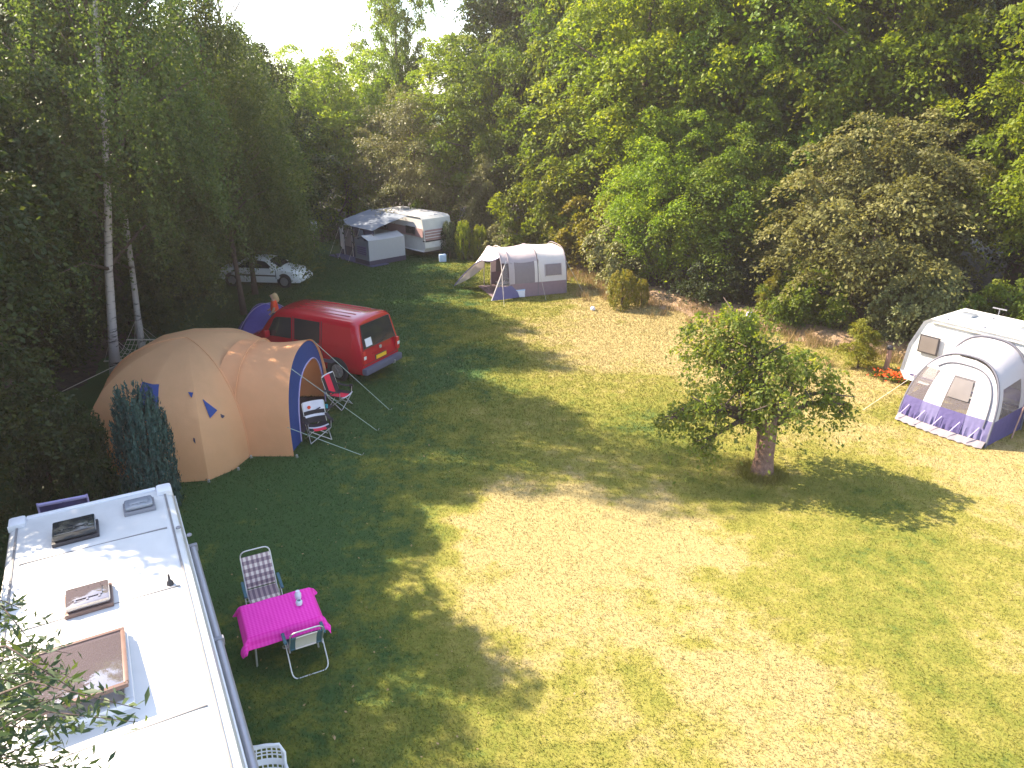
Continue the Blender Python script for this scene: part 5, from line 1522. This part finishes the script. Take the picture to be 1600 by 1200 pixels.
def hammock():
    A = Vector((-13.42, 24.75, 1.55)); Bp = Vector((-13.05, 22.45, 1.75))
    o = thing('rope_hammock', 'net rope hammock with wooden spreader bars slung between the two birches', 'hammock', (-13.2, 23.6, 0))
    org = Vector((-13.2, 23.6, 0)); A -= org; Bp -= org
    b1 = Vector((.12, .78, .98)); b2 = Vector((-.12, -.35, .62))
    for nm, c, hw, dirv in (('spreader_bar', b1, .57, Vector((1, 0, 0))), ('spreader_bar', b2, .57, Vector((.97, .22, .0)))):
        mb = MB(); mb.tube([c - dirv * hw, c + dirv * hw], .024, 8); mb.build(nm, 'rope', o, 60)
    mb = MB()
    d1, d2 = Vector((1, 0, 0)), Vector((.97, .22, 0))
    for k in range(9):
        f = -1 + k / 4
        p1 = b1 + d1 * .55 * f; p2 = b2 + d2 * .55 * f
        if k % 2 == 0 : mb.tube([A, p1], .006, 4); mb.tube([Bp, p2], .006, 4)
        mid = p1.lerp(p2, .5) + Vector((0, 0, -.22 - .08 * (1 - f * f)))
        mb.tube([p1, p1.lerp(mid, .5) + Vector((0, 0, -.06)), mid, mid.lerp(p2, .5) + Vector((0, 0, -.06)), p2], .008, 4)
    for i in range(1, 9):
        t = i / 9; row = []
        for k in range(9):
            f = -1 + k / 4
            p1 = b1 + d1 * .55 * f; p2 = b2 + d2 * .55 * f
            row.append(p1.lerp(p2, t) + Vector((0, 0, -(.26 + .08 * (1 - f * f)) * math.sin(PI * t))))
        mb.tube(row, .006, 4)
    mb.build('net', 'rope', o, 60)
hammock()

def sign():
    o = thing('sign_board', 'small white notice board on a post left of the far grey awning', 'sign', (-12.75, 46.6, 0), R(6))
    mb = MB(); mb.tube([(0, .03, -.1), (0, .03, 1.5)], .035, 8); mb.build('post', 'wood', o, 60)
    mb = MB(); mb.box((0, 0, 1.28), (.62, .03, .56), bev=.008); b = mb.build('board', 'chairwhite', o)
    mb = MB()
    for z in (1.46, 1.38, 1.30, 1.22, 1.14): mb.box((0, -.018, z), (.46, .006, .022))
    mb.build('printed_lines', 'lilac', b)
sign()
mb = MB(); mb.box((0, 0, .22), (.42, .3, .44), R(10), .05); b = mb.build('water_container', 'paleblue', None, 40, (-4.05, 41.95, 0)); tag(b, 'pale blue water container standing on the grass by the far caravan', 'container')
mb = MB(); mb.lathe([(.04, 0), (.045, .02), (.045, .05), (.02, .06)], (.1, 0, .43), 12); mb.build('cap', 'chairwhite', b, 40)
mb = MB(); mb.lathe([(.0, 0)] + [(.11 * math.sin(PI * k / 12), .11 - .11 * math.cos(PI * k / 12)) for k in range(1, 12)] + [(.0, .22)], (0, 0, 0), 18)
tag(mb.build('ball', 'chairwhite', None, 180, (3.65, 31.6, -.03)), 'small white ball lying on the lawn left of the yellow conifers', 'ball')
# posts by the right bank
o = thing('wooden_post', 'reddish wooden post with a dark rounded cap beside the white caravan', 'post', (13.35, 24.2, -.02))
mb = MB(); mb.tube([(0, 0, -.1), (.02, 0, .4), (.0, 0, .72)], [.09, .085, .08], 10); mb.build('shaft', 'wood', o, 60)
mb = MB(); mb.lathe([(.1, .70), (.11, .76), (.08, .84), (0, .87)], (0, 0, 0), 12); mb.build('cap', 'darkplastic', o, 60)
o = thing('garden_stake', 'thin stake topped with a lilac ball behind the apple tree', 'stake', (9.25, 27.3, -.02))
mb = MB(); mb.tube([(0, 0, -.1), (.02, 0, .5), (.05, 0, .95)], .022, 8); mb.build('shaft', 'darkplastic', o, 60)
mb = MB(); mb.lathe([(0, 0)] + [(.14 * math.sin(PI * k / 10), .14 - .14 * math.cos(PI * k / 10)) for k in range(1, 10)] + [(0, .28)], (.05, 0, .92), 14); mb.build('ball', 'lilac', o, 180)
def flower_bed():
    rg = np.random.default_rng(8)
    n = 650
    P = np.stack([rg.normal(0, .45, n), rg.normal(0, .16, n), rg.uniform(.05, .32, n)], 1)
    k = rg.random(n) < .42
    for nm, sel, m, sz in (('blooms', k, 'lf_red', .10), ('leaves', ~k, 'lf_green', .12)):
        C = P[sel].copy()
        if nm == 'leaves': C[:, 2] *= .6
        q = len(C)
        V, F, t = leaf_arrays(C, rg.normal(0, .5, (q, 3)) + np.array([0, 0, 1.]), rg.normal(0, 1, (q, 3)), np.full(q, sz), np.full(q, sz * .8), .1, rg)
        me = np_mesh(nm, V, F, t, M[m])
        if nm == 'blooms':
            o = bpy.data.objects.new('flower_bed', me); COL.objects.link(o); o.location = (13.15, 22.9, -.02); o.rotation_euler = (0, 0, R(-38)); tag(o, 'low bed of red flowers by the end of the white caravan', 'flower bed', kind='stuff')
        else:
            c = bpy.data.objects.new('leaves', me); COL.objects.link(c); c.parent = o
flower_bed()
def dry_grass():
    rg = np.random.default_rng(15)
    P = np.array(resample(EDGE[11:18], .25)); n = 26000
    i = rg.integers(0, len(P), n)
    c = P[i] + rg.normal(0, .45, (n, 2)) + np.array([.35, .35]) * rg.random((n, 1)) * 2.2
    cl = rg.normal(0, 1, (420, 2)) * .0 + P[rg.integers(0, len(P), 420)] + rg.normal(0, .9, (420, 2)) + .4
    k = rg.random(n) < .7
    j = rg.integers(0, 420, n)
    c[k] = cl[j[k]] + rg.normal(0, .13, (k.sum(), 2))
    h = rg.uniform(.12, .42, n); an = rg.uniform(0, 2 * PI, n); le = rg.uniform(0, 2 * PI, n)
    V = np.empty((n, 3, 3)); wd = .012
    V[:, 0] = np.stack([c[:, 0] + np.cos(an) * wd, c[:, 1] + np.sin(an) * wd, np.full(n, -.02)], 1)
    V[:, 1] = np.stack([c[:, 0] - np.cos(an) * wd, c[:, 1] - np.sin(an) * wd, np.full(n, -.02)], 1)
    V[:, 2] = np.stack([c[:, 0] + np.cos(le) * h * .5, c[:, 1] + np.sin(le) * h * .5, h], 1)
    me = np_mesh('dry_grass', V.reshape(-1, 3), np.arange(n * 3).reshape(-1, 3), np.repeat(rg.random(n), 3), M['lf_straw'])
    o = bpy.data.objects.new('dry_grass', me); COL.objects.link(o)
    tag(o, 'dry straw-coloured long grass along the right bank', 'dry grass', kind='stuff')
dry_grass()
def fallen_leaves():
    rg = np.random.default_rng(23)
    n = 700
    Y = 5 + 28 * rg.random(n) ** 1.4; X = rg.normal(-3.0, 4.0, n)
    k = inside_lawn(X, Y); X, Y = X[k], Y[k]; n = len(X)
    C = np.stack([X, Y, .03 * np.sin(X * .7 + 1.3) * np.sin(Y * .55) + .012 + rg.random(n) * .02], 1)
    ln = rg.uniform(.03, .075, n)
    V, F, t = leaf_arrays(C, rg.normal(0, .35, (n, 3)) + np.array([0, 0, 1.]), rg.normal(0, 1, (n, 3)), ln, ln * .6, .15, rg)
    me = np_mesh('fallen_leaves', V, F, t, M['lf_straw'])
    o = bpy.data.objects.new('fallen_leaves', me); COL.objects.link(o)
    tag(o, 'small dry fallen leaves scattered over the shaded lawn', 'fallen leaves', kind='stuff')
fallen_leaves()

# ------------------------------------------------------------------ camping furniture
def camp_table():
    c = Vector((-4.03, 10.2)); ang = R(27)
    o = thing('folding_table', 'folding camping table under the pink cloth beside the motorhome', 'table', (c.x, c.y, -.03), ang)
    mb = MB(); mb.box((0, 0, .70), (1.12, .78, .025), bev=.008); mb.build('tabletop', 'greyplastic', o)
    for sx in (1, -1):
        for sy in (1, -1):
            mb = MB(); mb.tube([(sx * .48, sy * .32, .69), (sx * .52, sy * .36, 0)], .016, 8); mb.build('leg', 'alu', o, 60)
    # cloth
    hx, hy = .60, .45; rows = []
    nx, ny = 44, 36
    r2 = random.Random(2)
    for i in range(nx + 1):
        row = []
        for j in range(ny + 1):
            x = (i / nx * 2 - 1) * (hx + .21); y = (j / ny * 2 - 1) * (hy + .21)
            ox, oy = max(0, abs(x) - hx), max(0, abs(y) - hy)
            d = math.hypot(ox, oy)
            fold = .022 * math.sin((x + y * .3) * 17) + .015 * math.sin(y * 23 + x * 9)
            f = .35 + .35 * (ox > 0 and oy > 0)
            sx = (1 if x > 0 else -1); sy = (1 if y > 0 else -1)
            X = max(-hx, min(hx, x)) + sx * ox * f + (fold * (oy > 0) if oy else 0); Y = max(-hy, min(hy, y)) + sy * oy * f + (fold if ox else 0)
            z = .722 - d * .95 + .004 * math.sin(x * 14) * math.sin(y * 11)
            row.append((X, Y, z))
        rows.append(row)
    mb = MB(); mb.sheet(rows, .004)
    cl = mb.build('tablecloth', 'pink', None, 60, (c.x, c.y, -.03)); cl.rotation_euler = (0, 0, ang)
    tag(cl, 'bright pink checked cloth hanging over the folding table', 'tablecloth')
    for k, (x, y, h, lb) in enumerate(((.36, .20, .13, 'clear glass bottle-shaped jar at the far end of the pink cloth'), (.34, .02, .09, 'short clear tumbler in front of the jar on the pink cloth'))):
        p = Matrix.Rotation(ang, 3, 'Z') @ Vector((x, y, 0))
        mb = MB(); mb.lathe([(.035, 0), (.055, .01), (.058, h * .75), (.04, h), (.034, h), (.05, h * .72), (.048, .015), (0, .012)], (0, 0, 0), 18)
        g_ = mb.build(('jar', 'tumbler')[k], 'clearglass', None, 50, (c.x + p.x, c.y + p.y, .70)); tag(g_, lb, ('jar', 'tumbler')[k])
        if k == 0:
            mb = MB(); mb.lathe([(.038, 0), (.038, .025), (.03, .03)], (0, 0, h + .001), 14); mb.build('lid', 'chairwhite', g_, 50)
camp_table()

def lawn_chair(name, label, x, y, ang, fabric, edge, back_h=1.02, recl=.34):
    """folding tube chair; faces local +y"""
    o = thing(name, label, 'chair', (x, y, -.03), ang)
    w_ = .27; seat = .42
    by, ty = -.22, -.22 - recl
    def R2(nm, pts, r=.0125, m='alu'):
        mb = MB(); mb.tube(pts, r, 8); return mb.build(nm, m, o, 60)
    # back frame loop
    def corner(a, b, c_, n=4):
        a, b, c_ = Vector(a), Vector(b), Vector(c_)
        return [a.lerp(b, t).lerp(b.lerp(c_, t), t) for t in [k / n for k in range(n + 1)]]
    R2('back_frame', [(-w_, by + .06, seat - .02)] + corner((-w_, ty + .03, back_h - .12), (-w_, ty, back_h), (-w_ + .12, ty, back_h)) + corner((w_ - .12, ty, back_h), (w_, ty, back_h), (w_, ty + .03, back_h - .12)) + [(w_, by + .06, seat - .02)])
    R2('seat_frame', [(-w_, -.24, seat)] + corner((-w_, .14, seat + .03), (-w_, .26, seat + .04), (-w_ + .1, .26, seat + .04)) + corner((w_ - .1, .26, seat + .04), (w_, .26, seat + .04), (w_, .14, seat + .03)) + [(w_, -.24, seat)])
    W2 = w_ + .03
    R2('leg_frame', [(-W2, .20, .60)] + corner((-W2, -.36, .14), (-W2, -.44, .02), (-W2 + .1, -.44, .02)) + corner((W2 - .1, -.44, .02), (W2, -.44, .02), (W2, -.36, .14)) + [(W2, .20, .60)])
    R2('leg_frame', [(-W2 - .02, -.20, .60)] + corner((-W2 - .02, .30, .14), (-W2 - .02, .38, .02), (-W2 + .08, .38, .02)) + corner((W2 - .08, .38, .02), (W2 + .02, .38, .02), (W2 + .02, .30, .14)) + [(W2 + .02, -.20, .60)])
    for s in (1, -1):
        mb = MB(); mb.box((s * (W2 + .02), -.0, .625), (.055, .5, .035), bev=.014); mb.build('armrest', 'teal', o, 40)
    n = 8
    bk = lambda f, t: Vector((w_ * f * .96, by + (ty - by) * t + .03 * math.sin(PI * t), seat + .05 + (back_h - .1 - seat - .05) * t))
    def panel(nm, f0, f1, m, t0=0.0, t1=.97, o_=0.0):
        mb = MB(); mb.sheet([[bk(f0 + (f1 - f0) * i / 4, t0 + (t1 - t0) * j / n) + Vector((0, o_, 0)) for j in range(n + 1)] for i in range(5)], .014); return mb.build(nm, m, o, 50)
    st = lambda f, t: Vector((w_ * f * .96, -.22 + .46 * t, seat + .02 + .03 * t - .03 * math.sin(PI * t)))
    def seatp(nm, f0, f1, m):
        mb = MB(); mb.sheet([[st(f0 + (f1 - f0) * i / 4, j / n) for j in range(n + 1)] for i in range(5)], .014); return mb.build(nm, m, o, 50)
    if edge:
        panel('backrest', -.66, .66, fabric); panel('backrest_edge', -1, -.68, edge); panel('backrest_edge', .68, 1, edge)
        seatp('seat', -.66, .66, fabric); seatp('seat_edge', -1, -.68, edge); seatp('seat_edge', .68, 1, edge)
    else:
        panel('backrest', -1, 1, fabric); seatp('seat', -1, 1, fabric)
    return o
lawn_chair('folding_chair', 'folding tube chair with brown plaid fabric on the far side of the pink table', -4.62, 11.05, R(27 + 180), 'plaid', None, 1.06, .36)
lawn_chair('folding_chair', 'folding tube chair with cream fabric and teal edges seen from behind at the pink table', -3.56, 9.86, R(27), 'cream', 'teal', 1.0, .28)

def plastic_chair():
    o = thing('plastic_chair', 'white plastic garden chair with a pierced back at the bottom edge beside the motorhome', 'chair', (-3.28, 6.95, -.03), R(8 + 180))
    # faces local +y ; back at y = -.25
    w_ = .24
    def bp(x, z): 
        t = (z - .42) / .45
        return (x, -.22 - .12 * t + .05 * (abs(x) / w_) ** 2, z)
    # frame round the back, with bars between two pierced bands
    mb = MB(); mb.tube([bp(-w_, .40), bp(-w_, .78), bp(-w_ + .07, .88), bp(w_ - .07, .88), bp(w_, .78), bp(w_, .40)], .022, 8); mb.build('back_frame', 'whiteplastic', o, 60)
    mb = MB(); mb.sheet([[bp(-w_ + 2 * w_ * i / 8, z) for z in (.60, .64, .68)] for i in range(9)], .018); mb.build('back_band', 'whiteplastic', o, 60)
    mb = MB(); mb.sheet([[bp((-w_ + .06) + 2 * (w_ - .06) * i / 8, z) for z in (.83, .86, .885)] for i in range(9)], .018); mb.build('back_band', 'whiteplastic', o, 60)
    for z0, z1 in ((.69, .83), (.44, .60)):
        for k in range(7):
            x = -w_ + .03 + (2 * w_ - .06) * k / 6
            mb = MB(); mb.tube([bp(x, z0 - .01), bp(x * .93, z1 + .01)], .010, 6); mb.build('back_slat', 'whiteplastic', o, 60)
        for q in (.33, .66):
            z = z0 + (z1 - z0) * q
            mb = MB(); mb.tube([bp(-w_ + 2 * w_ * i / 8, z) for i in range(9)], .009, 6); mb.build('back_rail', 'whiteplastic', o, 60)
    mb = MB(); mb.sheet([[(-w_ + 2 * w_ * i / 8, -.22 + .46 * j / 6, .42 - .02 * math.sin(PI * i / 8) + .015 * (j / 6)) for j in range(7)] for i in range(9)], .02); mb.build('seat', 'whiteplastic', o, 50)
    for s in (1, -1):
        mb = MB(); mb.tube([bp(s * w_, .62), (s * (w_ + .05), -.1, .64), (s * (w_ + .06), .15, .64), (s * (w_ + .03), .22, .55), (s * w_, .24, .0)], [.022, .026, .026, .024, .02], 8); mb.build('arm', 'whiteplastic', o, 60)
        mb = MB(); mb.tube([bp(s * w_, .42), (s * (w_ + .02), -.34, 0)], [.024, .018], 8); mb.build('leg', 'whiteplastic', o, 60)
plastic_chair()

def quad_chair(name, label, x, y, ang, scheme):
    """folding camping armchair, faces local +x"""
    o = thing(name, label, 'camping chair', (x, y, -.03), ang)
    w_ = .29
    def T(nm, p, q, r=.012, m='alu'):
        mb = MB(); mb.tube([p, q], r, 8); return mb.build(nm, m, o, 60)
    for s in (1, -1):
        T('leg', (.24, s * w_, .02), (-.24, s * w_, .40)); T('leg', (-.24, s * w_, .02), (.24, s * w_, .40))
        T('back_post', (-.22, s * w_, .38), (-.40, s * (w_ + .02), 1.0))
        T('arm_post', (.22, s * (w_ + .02), .40), (.24, s * (w_ + .03), .62))
        mb = MB(); mb.sheet([[(-.28 + .54 * i / 8, s * (w_ + .035) + (j - 1) * .05, .64 - .035 * math.sin(PI * i / 8)) for j in range(3)] for i in range(9)], .016); mb.build('armrest', scheme['arm'], o, 50)
    T('leg', (.24, -w_, .03), (.24, w_, .40)); T('leg', (.24, w_, .03), (.24, -w_, .40))
    T('leg', (-.24, -w_, .03), (-.24, w_, .40)); T('leg', (-.24, w_, .03), (-.24, -w_, .40))
    bk = lambda f, t: Vector((-.22 - .18 * t - .05 * (1 - f * f), w_ * f, .42 + .60 * t))
    st = lambda f, t: Vector((-.24 + .52 * t, w_ * f, .43 + .015 * t - .05 * (1 - f * f)))
    for (nm, fn, f0, f1, t0, t1, m) in scheme['panels']:
        mb = MB(); mb.sheet([[fn_(f0 + (f1 - f0) * i / 6, t0 + (t1 - t0) * j / 6) for j in range(7)] for fn_ in ((bk if fn == 'b' else st),) for i in range(7)], .02); mb.build(nm, m, o, 50)
    mb = MB(); mb.lathe([(.045, -.1), (.055, 0), (.06, .01), (.05, .01), (.04, -.09)], (.2, w_ + .05, .64), 14); mb.build('cup_holder', 'chairblack', o, 60)
    return o
quad_chair('camping_chair', 'red and black folding camping chair by the tent porch, the one nearer the van', -5.35, 20.75, R(-22), dict(arm='chairblack', panels=[
    ('backrest', 'b', -.45, .45, 0, .97, 'chairred'), ('backrest_edge', 'b', -1, -.47, 0, .97, 'chairblack'), ('backrest_edge', 'b', .47, 1, 0, .97, 'chairblack'), ('backrest_top', 'b', -1, 1, .975, 1.03, 'chairwhite'),
    ('seat', 's', -.55, .55, 0, .93, 'chairred'), ('seat_edge', 's', -1, -.57, 0, .93, 'chairblack'), ('seat_edge', 's', .57, 1, 0, .93, 'chairblack'), ('seat_front', 's', -1, 1, .94, 1.0, 'chairwhite')]))
c1 = quad_chair('camping_chair', 'white, black and red folding camping chair in front of the tent porch', -5.45, 18.45, R(-62), dict(arm='chairblack', panels=[
    ('backrest', 'b', -1, 1, .58, 1.0, 'chairwhite'), ('backrest_band', 'b', -1, 1, .40, .57, 'chairblack'), ('backrest_band', 'b', -1, 1, .28, .39, 'chairwhite'), ('backrest_band', 'b', -1, 1, 0, .27, 'chairblack'),
    ('seat', 's', -1, 1, 0, .5, 'chairblack'), ('seat_band', 's', -1, 1, .51, .68, 'chairwhite'), ('seat_front', 's', -.6, .6, .69, 1.0, 'chairred'), ('seat_edge', 's', -1, -.62, .69, 1.0, 'chairblack'), ('seat_edge', 's', .62, 1, .69, 1.0, 'chairblack')]))
mb = MB(); mb.lathe([(0, -.008), (.05, -.008), (.05, .008), (0, .008)], (-.325, -.13, .88), 16, 'X'); mb.build('printed_dot', 'orange', c1, 40)
mb = MB(); mb.box((-.325, .12, .80), (.014, .14, .035), Matrix.Rotation(R(20), 4, 'X'), .003); mb.build('printed_mark', 'darkgrey', c1)
def side_table():
    o = thing('side_table', 'small folding side table between the two camping chairs', 'table', (-5.55, 19.55, -.03), R(-20))
    mb = MB(); mb.box((0, 0, .50), (.42, .42, .02), bev=.006); mb.build('tabletop', 'chairblack', o)
    for a, b in (((.18, .18), (-.18, -.18)), ((.18, -.18), (-.18, .18)), ((-.18, -.18), (.18, .18)), ((-.18, .18), (.18, -.18))):
        mb = MB(); mb.tube([(a[0], a[1], 0), (b[0] * .9 + .01 * a[1], b[1] * .9, .49)], .010, 6); mb.build('leg', 'alu', o)
    for k, (dx, dy, m, lb) in enumerate(((-.05, .1, 'cyan', 'taller turquoise cup on the small side table'), (.1, -.06, 'cyan', 'shorter turquoise cup on the small side table nearest the white chair'))):
        mb = MB(); h = .16 - .05 * k
        mb.lathe([(.034, 0), (.045, h), (.038, h), (.03, .01)], (0, 0, 0), 14); tag(mb.build('cup', m, None, 50, (-5.55 + dx, 19.55 + dy, .481)), lb, 'cup', 'turquoise cups on the side table')
side_table()
